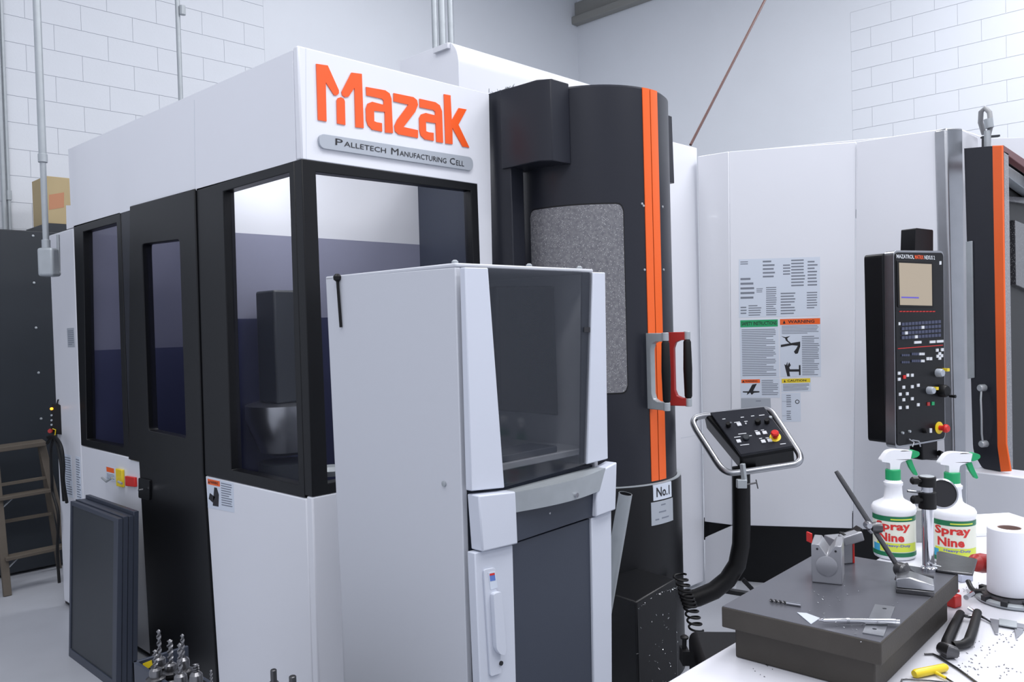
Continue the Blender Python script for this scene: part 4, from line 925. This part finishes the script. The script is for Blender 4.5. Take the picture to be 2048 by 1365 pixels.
MB().lathe(rb - rt0 * .006, [(.0255, 0), (.0475, .0), (.0485, .002), (.0465, RL - .002), (.045, RL), (.0255, RL), (.0255, 0)], UZ, 48, caps=False).build('roll_body', M['towelpaper'], roll)
MB().lathe(rb - rt0 * .006, [(.025, .001), (.025, RL - .001), (.0235, RL - .001), (.0235, .001)], UZ, 32, caps=False).build('cardboard_core', M['core'], roll)

# small things on the plate
dA, dB = hz(1538, 1201, ZQ + .0035), hz(1602, 1211, ZQ + .0035); dm = dA * .45 + dB * .55
dr = thing('twist_drill', 'short twist drill lying alone on the surface plate', 'drill bit', dm)
MB().tube([dm, dB], .0035, 12).build('shank', M['chrome'], dr)
def flutes(a, b_, r, m, par, turns=3, name='fluted_tip', n=30):
    a, b_ = V(a), V(b_); ax = (b_ - a).normalized(); p = ax.cross(UZ) if abs(ax.z) < .9 else ax.cross(UX); p.normalize(); q_ = ax.cross(p); mb = MB(); vs = []; fs = []
    for k in range(n + 1):
        t = k / n; c = a * (1 - t) + b_ * t; rr_ = r if t < .93 else r * (1 - (t - .93) / .08)
        for j in range(8):
            th = 2 * math.pi * (j / 8 + turns * t); f_ = 1.0 if j % 4 in (0, 1) else .5
            vs.append(c + (p * math.cos(th) + q_ * math.sin(th)) * rr_ * f_)
    for k in range(n):
        for j in range(8): l = (j + 1) % 8; fs.append((k * 8 + j, k * 8 + l, k * 8 + 8 + l, k * 8 + 8 + j))
    fs += [tuple(range(7, -1, -1)), tuple(n * 8 + j for j in range(8))]
    mb.add(vs, fs); return mb.build(name, m, par, smooth=50)
flutes(dm, dA, .0034, M['darksteel'], dr, 2)
shp = [hz(1750, 1211, ZQ), hz(1790, 1216, ZQ), hz(1767, 1275, ZQ), hz(1725, 1268, ZQ)]
def hole_pts(px, py, r, n=12): c = hz(px, py, ZQ); return [(c.x + r * math.cos(2 * math.pi * k / n), c.y + r * math.sin(2 * math.pi * k / n)) for k in range(n)]
sh = MB().prism(flat(ZQ), [(p.x, p.y) for p in shp], 0, .002, [hole_pts(1769, 1220, .004), hole_pts(1749, 1261, .004)]).build('steel_strap', M['steel'], None, origin=shp[0])
tag(sh, 'flat steel strap with two holes beneath the pen', 'metal strip')
zpn = ZQ + .002 + .0058
n0, n1 = hz(1638, 1241, zpn), hz(1799, 1244, zpn); pn_ = thing('ballpoint_pen', 'silver ballpoint pen lying across a steel strap', 'pen', n0)
pt = lambda t: n0 * (1 - t) + n1 * t
MB().tube([pt(0), pt(.04), pt(.07), pt(.34)], [.0012, .0032, .0044, .0054], 16).build('lower_barrel', M['chrome'], pn_)
MB().tube([pt(.34), pt(.36), pt(.361), pt(.38)], [.0057, .0057, .0057, .0057], 16).build('centre_band', M['steel'], pn_)
MB().tube([pt(.38), pt(.95), pt(.96), pt(1.0)], [.0054, .0052, .0038, .0036], 16).build('upper_barrel', M['chrome'], pn_)
sdv = V((n1.y - n0.y, n0.x - n1.x, 0)).normalized(); sdv = -sdv if sdv.dot(fwd) > 0 else sdv
MB().tube([pt(.72) + sdv * .006, pt(.74) + sdv * .0085, pt(.98) + sdv * .0085, pt(.96) + sdv * .004], .0014, 8).build('pocket_clip', M['steel'], pn_)
tr_ = [hz(1594, 1226.5, ZQ), hz(1622, 1250, ZQ), hz(1640, 1238, ZQ), hz(1613, 1228, ZQ)]
tag(MB().prism(flat(ZQ), [(p.x, p.y) for p in tr_], 0, .0012).build('clear_plastic_corner', mat('clear_plastic', (190, 196, 206), .2), None, origin=tr_[0]), 'small clear plastic triangle at the tip of the pen', 'plastic piece')
# scattered chips
def chips(name, pts, n, z, sd, label, spread=16, m='darksteel', sz=.0028):
    rnd = random.Random(sd); mb = MB(); first = None
    for k in range(n):
        px, py = rnd.choice(pts); p = hz(px + rnd.gauss(0, spread), py + rnd.gauss(0, spread * .6), z + .0008); first = first or p
        a = rnd.uniform(0, 6.28); d_ = V((math.cos(a), math.sin(a), rnd.uniform(0, .3))); mb.bar(p, p + d_ * rnd.uniform(.4, 1.4) * sz, .0012, .0008)
    o = mb.build(name, M[m], None, origin=first); o['kind'] = 'stuff'; tag(o, label, 'metal chips'); return o
chips('bench_chips', [(1940, 1335), (1990, 1285), (2010, 1345), (1950, 1320), (2020, 1280), (1960, 1300), (1940, 1180), (1530, 1345)], 90, ZT, 4, 'scattered dark metal chips on the white bench top')
chips('plate_chips', [(1630, 1220), (1690, 1190), (1790, 1215), (1700, 1262), (1655, 1195)], 30, ZQ, 9, 'bright metal flecks on the surface plate', 18, 'chipmetal', .0035)

# pliers with black grips, red clamp, caliper, hex keys
p0 = hz(1900, 1275, ZT); pr_ = thing('slip_joint_pliers', 'pliers with thick black grips lying on the white bench beside the surface plate', 'pliers', p0)
Z1 = ZT + .012
MB().tube([hz(1921, 1228, Z1), hz(1906, 1258, Z1), hz(1894, 1285, Z1), hz(1893, 1298, Z1)], [.009, .0105, .011, .010], 12).build('black_grip', M['rubber'], pr_)
MB().tube([hz(1955, 1226, Z1), hz(1945, 1262, Z1), hz(1937, 1284, Z1), hz(1924, 1290, Z1), hz(1906, 1292, Z1)], [.009, .010, .010, .008, .008], 12).build('black_grip', M['rubber'], pr_)
MB().tube([hz(1882, 1296, Z1 + .003), hz(1898, 1304, Z1 + .003), hz(1912, 1306, Z1)], [.012, .015, .011], 12).build('pliers_head', M['darksteel'], pr_)
MB().tube([hz(1922, 1230, Z1), hz(1936, 1234, Z1), hz(1952, 1234, Z1)], .004, 8).build('joint_bar', M['steel'], pr_)
c0 = hz(1918, 1216, ZT); rc_ = thing('red_clamp', 'small bright red clamp between the surface plate and the chuck', 'clamp', c0)
lbox(c0, -.016, .012, 0, .03, .0, .028, rot=.5).build('clamp_jaw', M['red'], rc_, .003)
lbox(c0, -.004, .02, .01, .035, .029, .036, rot=.5).build('clamp_lever', M['red'], rc_, .002)
MB().tube([hz(1932, 1196, ZT + .03), hz(1945, 1188, ZT + .032)], .006, 10).build('clamp_pin', M['chrome'], rc_)
s0_ = hz(1938, 1218, ZT + .01); s1_ = hz(1983, 1246, ZT + .004)
tag(MB().tube([s0_, s0_ * .7 + s1_ * .3, s1_], [.0045, .004, .0022], 10).build('centre_punch', M['chrome'], None, origin=s0_), 'bright steel punch pointing at the caliper', 'punch')
k0 = hz(1986, 1248, ZT); cal = thing('vernier_caliper', 'steel caliper lying on the bench in front of the chuck', 'caliper', k0)
def slab(pts, z0, th, name, m, par, bev=.0005): return MB().prism(flat(z0), [(p.x, p.y) for p in [hz(a, b_, z0) for a, b_ in pts]], 0, th).build(name, m, par, bev)
slab([(1980, 1240), (2110, 1262), (2108, 1272), (1980, 1249)], ZT + .001, .003, 'beam', M['steel'], cal)
slab([(1981, 1249), (1998, 1252), (1996, 1271), (1990, 1270)], ZT + .001, .003, 'fixed_jaw', M['steel'], cal)
slab([(2028, 1257), (2048, 1260), (2046, 1266), (2032, 1279)], ZT + .001, .003, 'sliding_jaw', M['steel'], cal)
slab([(1998, 1240), (2034, 1246), (2034, 1258), (1998, 1252)], ZT + .0045, .003, 'sliding_head', M['zinc'], cal)
zz = ZT + .003
tag(MB().tube([hz(1849, 1309, zz), hz(1866, 1309, zz), hz(1875, 1313, zz), hz(1915, 1338, zz), hz(1970, 1378, zz)], .0022, 8).build('hex_key', M['darksteel'], None, origin=hz(1875, 1313, zz)), 'bent dark hex key above the yellow handle', 'hex key')
tag(MB().tube([hz(1800, 1372, zz), hz(1804, 1360, zz), hz(1812, 1359, zz), hz(1860, 1362, zz), hz(1920, 1368, zz)], .0016, 8).build('hex_key', M['darksteel'], None, origin=hz(1812, 1359, zz)), 'thin hex key below the yellow handle', 'hex key')
y0 = hz(1860, 1344, ZT + .009); th_ = thing('t_handle_key', 't-handle hex key with yellow plastic grip near the bench edge', 'hex key', y0)
MB().tube([hz(1828, 1349, ZT + .009), hz(1832, 1348, ZT + .009), hz(1889, 1336, ZT + .009), hz(1892, 1335, ZT + .009)], [.0065, .0082, .0078, .006], 14).build('yellow_grip', M['yellow'], th_)
MB().tube([hz(1862, 1341, ZT + .008), hz(1875, 1348, ZT + .006), hz(1892, 1357, ZT + .005)], [.005, .0032, .0028], 10).build('yellow_neck', M['yellow'], th_)
MB().tube([hz(1892, 1357, ZT + .004), hz(1925, 1378, ZT + .003)], .0018, 8).build('steel_shaft', M['darksteel'], th_)
cbk = hz(1945, 1180, ZT + .006)
tag(MB().tube([hz(1936, 1163, ZT + .02), hz(1942, 1176, ZT + .01), hz(1952, 1186, ZT + .008), hz(1968, 1184, ZT + .01), hz(1985, 1176, ZT + .012)], .006, 10).build('black_cable', M['rubber'], None, origin=cbk), 'short black cable curling beside the paper roll', 'cable')
bkp = hz(1935, 1165, ZT)
tag(lbox(bkp, -.02, .02, 0, .04, 0, .02, rot=.3).build('plastic_box', mat('pale_blue_plastic', (176, 182, 200), .4), None, .003, origin=bkp), 'small pale box behind the red clamp', 'box')

# ------------------------------------------------------------------ items around the tower foot
ta = at(1251, 988, 2.95); tb_ = at(1210, 1225, 3.0); td = (tb_ - ta) / abs(tb_.z - ta.z); tend = ta + td * (ta.z - .01)
mb = MB().tube([ta, tend], .0245, 28, caps=False)
axd = (ta - tend).normalized(); mb.lathe(ta - axd * .0005, [(.0245, 0), (.0225, 0.0003)], axd, 28, caps=False)
stb = tag(mb.build('steel_tube', M['zinc'], None, origin=tend), 'slanting open steel tube leaning beside the grey cabinet', 'tube')
ORG[stb.name] = tuple(tend); MB().tube([ta - axd * .001, tend], .0222, 28, caps=False).build('tube_bore', M['ink'], stb)  # black lining puts the shade inside the tube into colour
# coiled cord
cpts = [at(1359, 1150, 3.62), at(1372, 1190, 3.6), at(1381, 1215, 3.55), at(1393, 1262, 3.5)]
def bez(P, t):
    n_ = len(P) - 1; i = min(int(t * n_), n_ - 1); f_ = t * n_ - i; return P[i] * (1 - f_) + P[i + 1] * f_
helix = []
for k in range(221):
    t = k / 220; c = bez(cpts, t); a = t * 2 * math.pi * 11; helix.append(c + (rt0 * math.cos(a) + (V((fwd.x, fwd.y, 0)) * math.sin(a))) * .028 + UZ * 0)
tag(MB().tube(helix, .0048, 6).build('coiled_cord', M['rubber'], None, origin=cpts[0]), 'black coiled cord hanging at the foot of the black tower', 'cord')
# black motor housing behind the bench
mo = at(1418, 1365, 2.75); mo.z = 0
mh = thing('coolant_tank', 'black rounded tank housing standing on the floor behind the bench corner', 'tank', mo)
zt_ = zat(1250, at(1418, 1250, 2.8))
zt_ = .44
lbox(mo, -.03, .30, 0, .35, 0.0, zt_, rot=-.1).build('tank_body', M['rubber'], mh, .03, 4)
lbox(mo, -.09, .02, .05, .3, 0.0, zt_ - .2, rot=-.1).build('tank_pump', M['rubber'], mh, .02, 3)
MB().tube([at(1368, 1310, 2.9), at(1369, 1275, 2.9)], .008, 10).lathe(at(1369, 1278, 2.9), [(.014, 0), (.015, .006), (.008, .012)], UZ, 14).build('fill_knob', M['rubber'], mh)
MB().bar(at(1362, 1312, 2.9), at(1376, 1312, 2.9), .06, .05).build('knob_bracket', M['rubber'], mh)

# ------------------------------------------------------------------ left side: cabinet, cardboard, ladder, conduits
cbp = at(50, 640, 5.62); DF = Face((cbp.x, cbp.y, 0), UX)
dtop = DF.px([(50, 461)])[0][1]; x1_ = DF.px([(104, 640)])[0][0]
dk = thing('dark_metal_locker', 'tall dark grey metal housing behind the ladder at the left wall', 'cabinet', (cbp.x, cbp.y, 0))
MB().box(cbp.x - 1.3, cbp.x + x1_ + .25, cbp.y, cbp.y + .55, .02, dtop).build('locker_body', M['dark'], dk, .006)
x2_ = DF.px([(136, 460)])[0][0]; st_ = DF.px([(110, 446)])[0][1]
MB().box(cbp.x + DF.px([(97, 460)])[0][0], cbp.x + x2_ + .2, cbp.y + .03, cbp.y + .5, dtop, st_).build('raised_section', M['dark'], dk, .004)
for (x, y) in ((66, 472), (68, 566), (72, 656), (77, 746), (82, 838)):
    MB().lathe(fpt(DF, x, y, 0), [(.009, 0), (.008, .004), (.003, .006)], DF.n, 8).build('bolt_head', M['zinc'], dk)
KB = Face((cbp.x, cbp.y + .06, 0), UX); kb = KB.px([(94, 447), (146, 444), (146, 341), (94, 352)])
cb_ = V((cbp.x + kb[0][0], cbp.y + .06, st_))
kx0, kx1 = cbp.x + kb[0][0], cbp.x + kb[1][0] + .1
cbx_ = thing('cardboard_box', 'tan cardboard box on top of the dark metal housing', 'box', cb_)
MB().box(kx0, kx1, cbp.y + .06, cbp.y + .36, st_ + .001, kb[3][1]).build('carton', M['card'], cbx_, .004)
MB().prism(KB, KB.px([(98, 420), (128, 415), (128, 385), (98, 390)]), .0005, .0012).build('printed_patch', mat('print_tan', (186, 132, 100), .8), cbx_)
# ladder
LF, RF = hz(15, 1193, 0), hz(150, 1160, 0)
TL_, TR_ = at(-12, 900, 5.28), at(82, 886, 5.42)
lad = thing('step_stool', 'weathered folding step ladder standing before the dark metal housing', 'ladder', LF)
bk = V((0, .42, 0)); 
for (a, b_) in ((LF, TL_), (RF, TR_)):
    MB().bar(a, b_, .045, .025, UX).build('leg', M['wood'], lad, .003)
    c = V((a.x + .02, min(a.y + .45, cbp.y - .05), 0)); MB().bar(c, b_ + V((0, .02, -.02)), .03, .02, UX).build('leg', M['wood'], lad, .002)
MB().bar(TL_ - V((.1, 0, 0)), TR_ + V((.02, 0, 0)), .16, .03, UY).build('top_step', M['wood'], lad, .004)
def lerp(a, b_, t): return a * (1 - t) + b_ * t
for t in (.25, .66):
    MB().bar(lerp(LF, TL_, t), lerp(RF, TR_, t), .09, .022, UY).build('step', M['wood'], lad, .003)
MB().bar(lerp(LF, TL_, .75), lerp(RF, TR_, .75), .02, .02, UY).build('rail', M['wood'], lad, .002)
bl_, br_ = V((LF.x + .02, min(LF.y + .45, cbp.y - .05), 0)), V((RF.x + .02, min(RF.y + .45, cbp.y - .05), 0))
MB().bar(lerp(bl_, TL_, .45), lerp(br_, TR_, .45), .03, .02, UY).build('rail', M['wood'], lad, .002)
MB().bar(lerp(LF, TL_, .58), lerp(LF, TL_, .66) + V((.09, 0, 0)), .02, .006, UY).build('brace', M['zinc'], lad)
MB().bar(lerp(LF, TL_, .17), lerp(LF, TL_, .25) + V((.09, 0, 0)), .02, .006, UY).build('brace', M['zinc'], lad)
# conduit with junction box
cA = at(91, 460, 4.35); 
cq = V((cA.x, cA.y, 0)); zc1 = zat(490, cq); f_c = Face(cq, rt0)
def zrow(py, px=91): return f_c.px([(px, py)])[0][1]
con = thing('conduit_drop', 'thick grey electrical conduit dropping from the ceiling into a junction box', 'conduit', (cq.x, cq.y, zrow(555)))
MB().tube([V((cq.x, cq.y, 6.2)), V((cq.x, cq.y, zrow(315)))], .019, 16).build('upper_pipe', M['zinc'], con)
MB().tube([V((cq.x, cq.y, zrow(315))), V((cq.x, cq.y, zrow(485)))], .015, 16).build('lower_pipe', M['zinc'], con)
MB().tube([V((cq.x, cq.y, zrow(308))), V((cq.x, cq.y, zrow(325)))], .023, 16).build('coupling', M['zinc'], con, .002)
MB().tube([V((cq.x, cq.y, zrow(480))), V((cq.x, cq.y, zrow(500)))], .021, 16).build('coupling', M['zinc'], con, .002)
jb = at(97, 525, 4.35); MB().obox(jb, rt0, V((fwd.x, fwd.y, 0)), UZ, .042, .035, .075).build('junction_box', M['zinc'], con, .014, 3)
MB().tube([at(104, 548, 4.35), at(116, 547, 4.4)], .018, 12).build('elbow', M['zinc'], con, .002)
MB().tube([at(118, 550, 4.42), at(116, 470, 4.42)], .008, 10).build('flex_tube', M['zinc'], con)
# second conduit and thin wall conduits
c2 = at(358, 100, 5.6)
tag(MB().tube([V((c2.x, c2.y, 6.2)), V((c2.x, c2.y, 2.4))], .016, 14).lathe(V((c2.x + .02, c2.y - .03, at(362, 22, 5.6).z)), [(.02, -.03), (.02, .03)], UZ, 10).build('hanging_conduit', M['zinc'], None, origin=V((c2.x, c2.y, 2.4))), 'thin grey conduit hanging behind the side of the white machine', 'conduit')
for k, (px_, lab, r_) in enumerate(((4, 'outer one of the two thin pipes on the left wall', .016), (14, 'thin wall pipe with a coupling, right beside the outer pipe', .012))):
    WLf = Face((0, WY - .03, 0), UX); p = WLf.px([(px_, 300)])[0]
    pipe = MB().tube([(p[0], WY - .03, 6.2), (p[0], WY - .03, dtop - .3)], r_, 10)
    if k: pipe.tube([(p[0], WY - .03, 2.63), (p[0], WY - .03, 2.70)], r_ * 1.6, 10)
    tag(pipe.build('wall_pipe', M['zinc'], None, origin=(p[0], WY - .03, 2)), lab, 'pipe')
# conduits behind the hood
for k, (px_, r_, lab) in enumerate(((869, .018, 'leftmost of three pipes rising beside the white hood'), (884, .023, 'thick middle pipe of the three beside the white hood'), (901, .018, 'rightmost of three pipes, partly hidden by the white hood'))):
    p = at(px_ + 1, 80, 5.2 + .02 * k)
    tag(MB().tube([(p.x, p.y, 6.2), (p.x, p.y, .01)], r_, 16).tube([(p.x, p.y, 2.94), (p.x, p.y, 2.88)], r_ * 1.35, 16).build('vertical_pipe', M['zinc'], None, origin=(p.x, p.y, .01)), lab, 'pipe', 'pipes beside the hood')
hc = [at(860, 156, 5.12), at(872, 146, 5.12), at(886, 150, 5.12), at(897, 163, 5.12)]
mpipe = bpy.data.objects['vertical_pipe.001']; ORG[mpipe.name] = tuple(mpipe.location)
MB().tube(hc, .012, 10).build('black_hose', M['rubber'], mpipe)
MB().tube([at(861, 164, 5.12), at(896, 173, 5.12)], .009, 8).build('black_hose', M['rubber'], mpipe)
# slanting cable
d0_, d1_ = at(1381, 290, 5.1), at(1532, -4, 5.6); kk = (6.19 - d0_.z) / (d1_.z - d0_.z); d2_ = d0_ + (d1_ - d0_) * kk
tag(MB().tube([d0_, d2_], .009, 10).build('slanting_hose', mat('rusty_brown', (84, 52, 48), .5), None, origin=d0_), 'thin brown hose slanting from the machine top up across the wall', 'hose')

# hand-held remote on the far end of the cell
rm = thing('hanging_remote', 'black hand-held remote with glowing amber lamp hanging at the far end of the cell', 'remote control', fpt(FS, 110, 840, .03))
fe = Face((BX - .0, 0, 0), rt0); ro = fpt(FS, 112, 838, .09); RFc = Face(ro, rt0)
MB().prism(RFc, rounded(RFc.px([(101, 868), (127, 870), (126, 812), (103, 808)]), .01, 3), 0, -.045).build('remote_body', M['rubber'], rm, .006)
MB().tube([fpt(RFc, 110, 810, -.02), fpt(RFc, 112, 801, -.02), fpt(RFc, 119, 801, -.02), fpt(RFc, 122, 810, -.02)], .004, 8).build('hook_loop', M['rubber'], rm)
MB().lathe(fpt(RFc, 104, 818, 0), [(.008, 0), (.008, .008), (.005, .011)], RFc.n, 12).build('amber_lamp', M['amber'], rm)
for y in (831, 841, 850): MB().lathe(fpt(RFc, 104, y, 0), [(.006, 0), (.006, .006)], RFc.n, 10).build('push_button', M['zinc'], rm)
MB().lathe(fpt(RFc, 103, 862, 0), [(.009, 0), (.009, .01), (.014, .012), (.012, .02)], RFc.n, 14).build('stop_button', M['redd'], rm)
MB().tube([fpt(RFc, 106, 858, .004), fpt(RFc, 112, 860, .004), fpt(RFc, 111, 870, .004), fpt(RFc, 105, 873, .004)], .003, 6).build('yellow_guard', M['yellow'], rm)
def cable(pts, name, lab, r_=.009):
    P = [fpt(FS, a, b_, c) for a, b_, c in pts]
    tag(MB().tube([tuple(V((0, 0, 0)) + p) for p in smooth_path(P)], r_, 8).build(name, M['rubber'], None, origin=P[0]), lab, 'cable', 'cables of the hanging remote')
def smooth_path(P, n=6):
    out = []
    for i in range(len(P) - 1):
        p0_, p1_, p2_, p3_ = P[max(i - 1, 0)], P[i], P[i + 1], P[min(i + 2, len(P) - 1)]
        for k in range(n):
            t = k / n
            out.append(.5 * ((2 * p1_) + (p2_ - p0_) * t + (2 * p0_ - 5 * p1_ + 4 * p2_ - p3_) * t * t + (3 * p1_ - p0_ - 3 * p2_ + p3_) * t ** 3))
    return out + [P[-1]]
cable([(117, 872, .02), (113, 900, .03), (115, 960, .03), (113, 985, .02), (124, 1030, .02), (122, 1100, .02), (126, 1165, .02)], 'remote_cable', 'long black cable hanging straight down from the remote')
cable([(113, 885, .05), (122, 874, .05), (131, 880, .05), (140, 920, .05), (143, 955, .05), (139, 1000, .03)], 'remote_cable', 'inner arch of black cable beside the remote')
cable([(118, 873, .06), (132, 872, .06), (145, 890, .06), (150, 925, .06), (150, 960, .06), (145, 1004, .03)], 'remote_cable', 'outer arch of black cable beside the remote')

# stack of loose grey panels
SX = 1.405; pz = .775; py0, py1 = 3.87, 4.49; pth = .023
labs = ['front dark grey sheet panel of the leaning stack', 'second dark grey panel of the leaning stack', 'third dark grey panel of the leaning stack', 'rearmost dark grey panel of the leaning stack, taller than the others']
for k in range(4):
    lean = .035; o = V((SX - lean + k * (pth + .003), py0 + .006 * k, 0))
    t = thing('sheet_metal_panel', labs[k], 'panel', o, 'grey panels leaning by the cell'); h_ = pz + (.012 if k == 3 else 0) + .004 * (k % 2)
    up_ = V((lean, 0, h_)).normalized(); PF = Face(o, UY, up_); PF.n = UY.cross(up_).normalized(); PF.n = -PF.n if PF.n.x > 0 else PF.n
    L_ = py1 - py0; 
    MB().prism(PF, [(.02, .02), (L_ - .02, .02), (L_ - .02, h_ - .02), (.02, h_ - .02)], -.006, -.010).build('sheet', M['dark'], t)
    MB().prism(PF, [(0, 0), (L_, 0), (L_, h_), (0, h_)], 0, -pth, [[(.05, .04), (L_ - .02, .04), (L_ - .02, h_ - .02), (.05, h_ - .02)]] if k == 0 else [[(.02, .02), (L_ - .02, .02), (L_ - .02, h_ - .02), (.02, h_ - .02)]]).build('folded_rim', M['slate'], t, .002)

# ------------------------------------------------------------------ tool cart with holders
KZ = .53
kc0 = hz(265, 1324, KZ + .07)
cart = thing('tool_cart', 'low dark tool cart with raised tray rim at the bottom left', 'cart', (kc0.x + .07, kc0.y - .4, 0))
kx, ky = kc0.x, kc0.y; KW, KL = .17, 1.0
MB().box(kx + .01, kx + KW - .01, ky - KL + .01, ky - .01, .08, KZ).build('cart_body', M['rubber'], cart, .004)
for (a0, a1, b0__, b1__) in ((kx, kx + .012, ky - KL, ky), (kx + KW - .012, kx + KW, ky - KL, ky), (kx, kx + KW, ky - .012, ky), (kx, kx + KW, ky - KL, ky - KL + .012)):
    MB().box(a0, a1, b0__, b1__, KZ - .02, KZ + (.0 if a0 > kx + .05 else .07)).build('tray_rim', M['slate'], cart, .002)
for (x, y) in ((kx + .04, ky - .06), (kx + KW - .04, ky - .06), (kx + .04, ky - KL + .06), (kx + KW - .04, ky - KL + .06)):
    MB().lathe((x, y - .015, .04), [(.04, 0), (.04, .03)], UY, 20).bar((x, y, .04), (x, y, .085), .03, .02).build('caster', M['rubber'], cart)
TF = Face((kx, ky - .0125, 0), UX)
MB().prism(TF, TF.px([(287, 1340), (305, 1334), (303, 1321), (285, 1328)]), .001, .002).build('yellow_tag', M['yellow'], cart)
M['drill'] = mat('used_drill_steel', (128, 128, 130), .3, metal=.9)
def holder(px, py_base, py_tip, d, lab, r=.007, style=0):
    p = at(px, py_base, d); tip = at(px, py_tip, d).z; b_ = V((p.x, p.y, KZ))
    t = thing('tool_holder', lab, 'tool holder', b_, 'tool holders in the cart'); h = p.z - KZ
    MB().lathe(b_, [(.018, 0), (.018, h * .35), (.027, h * .38), (.027, h * .5), (.024, h * .54), (.024, h * .6), (.027, h * .64), (.027, h * .75), (.017, h * .8)], UZ, 24).build('taper_body', M['darksteel'], t)
    MB().lathe(b_ + UZ * h * .8, [(.017, 0), (.018, h * .1), (.017, h * .2), (.010, h * .26)], UZ, 20).build('collet_nut', M['drill'], t)
    if style == 0: flutes(b_ + UZ * h, V((b_.x, b_.y, tip)), r, M['drill'], t, 2.2)
    else: MB().lathe(b_ + UZ * h, [(r, 0), (r, (tip - p.z)), (r * .8, tip - p.z + .002)], UZ, 10).build('cutter', M['darksteel'], t)
holder(319, 1318, 1259, 2.5, 'tool holder with the tallest twist drill, next to the yellow tag')
holder(341, 1330, 1279, 2.46, 'second tool holder from the yellow tag, thick drill', .009)
holder(366, 1320, 1268, 2.40, 'tool holder with a slim stepped drill, third from the yellow tag', .006)
holder(311, 1340, 1300, 2.40, 'tool holder standing just in front of the tallest drill', .007)
holder(361, 1352, 1286, 2.32, 'tool holder with a drill in front of the slim one', .007)
holder(392, 1350, 1328, 2.26, 'tool holder with short stubby cutter right of the drills', .009)
holder(423, 1375, 1340, 2.2, 'tool holder with thin drill before the black door edge', .004)
holder(548, 1372, 1341, 2.08, 'tool holder with square-ended cutter standing alone before the white panel', .008, 1)
holder(586, 1380, 1354, 2.02, 'lowest tool holder, only its tip in view by the cabinet', .009, 1)
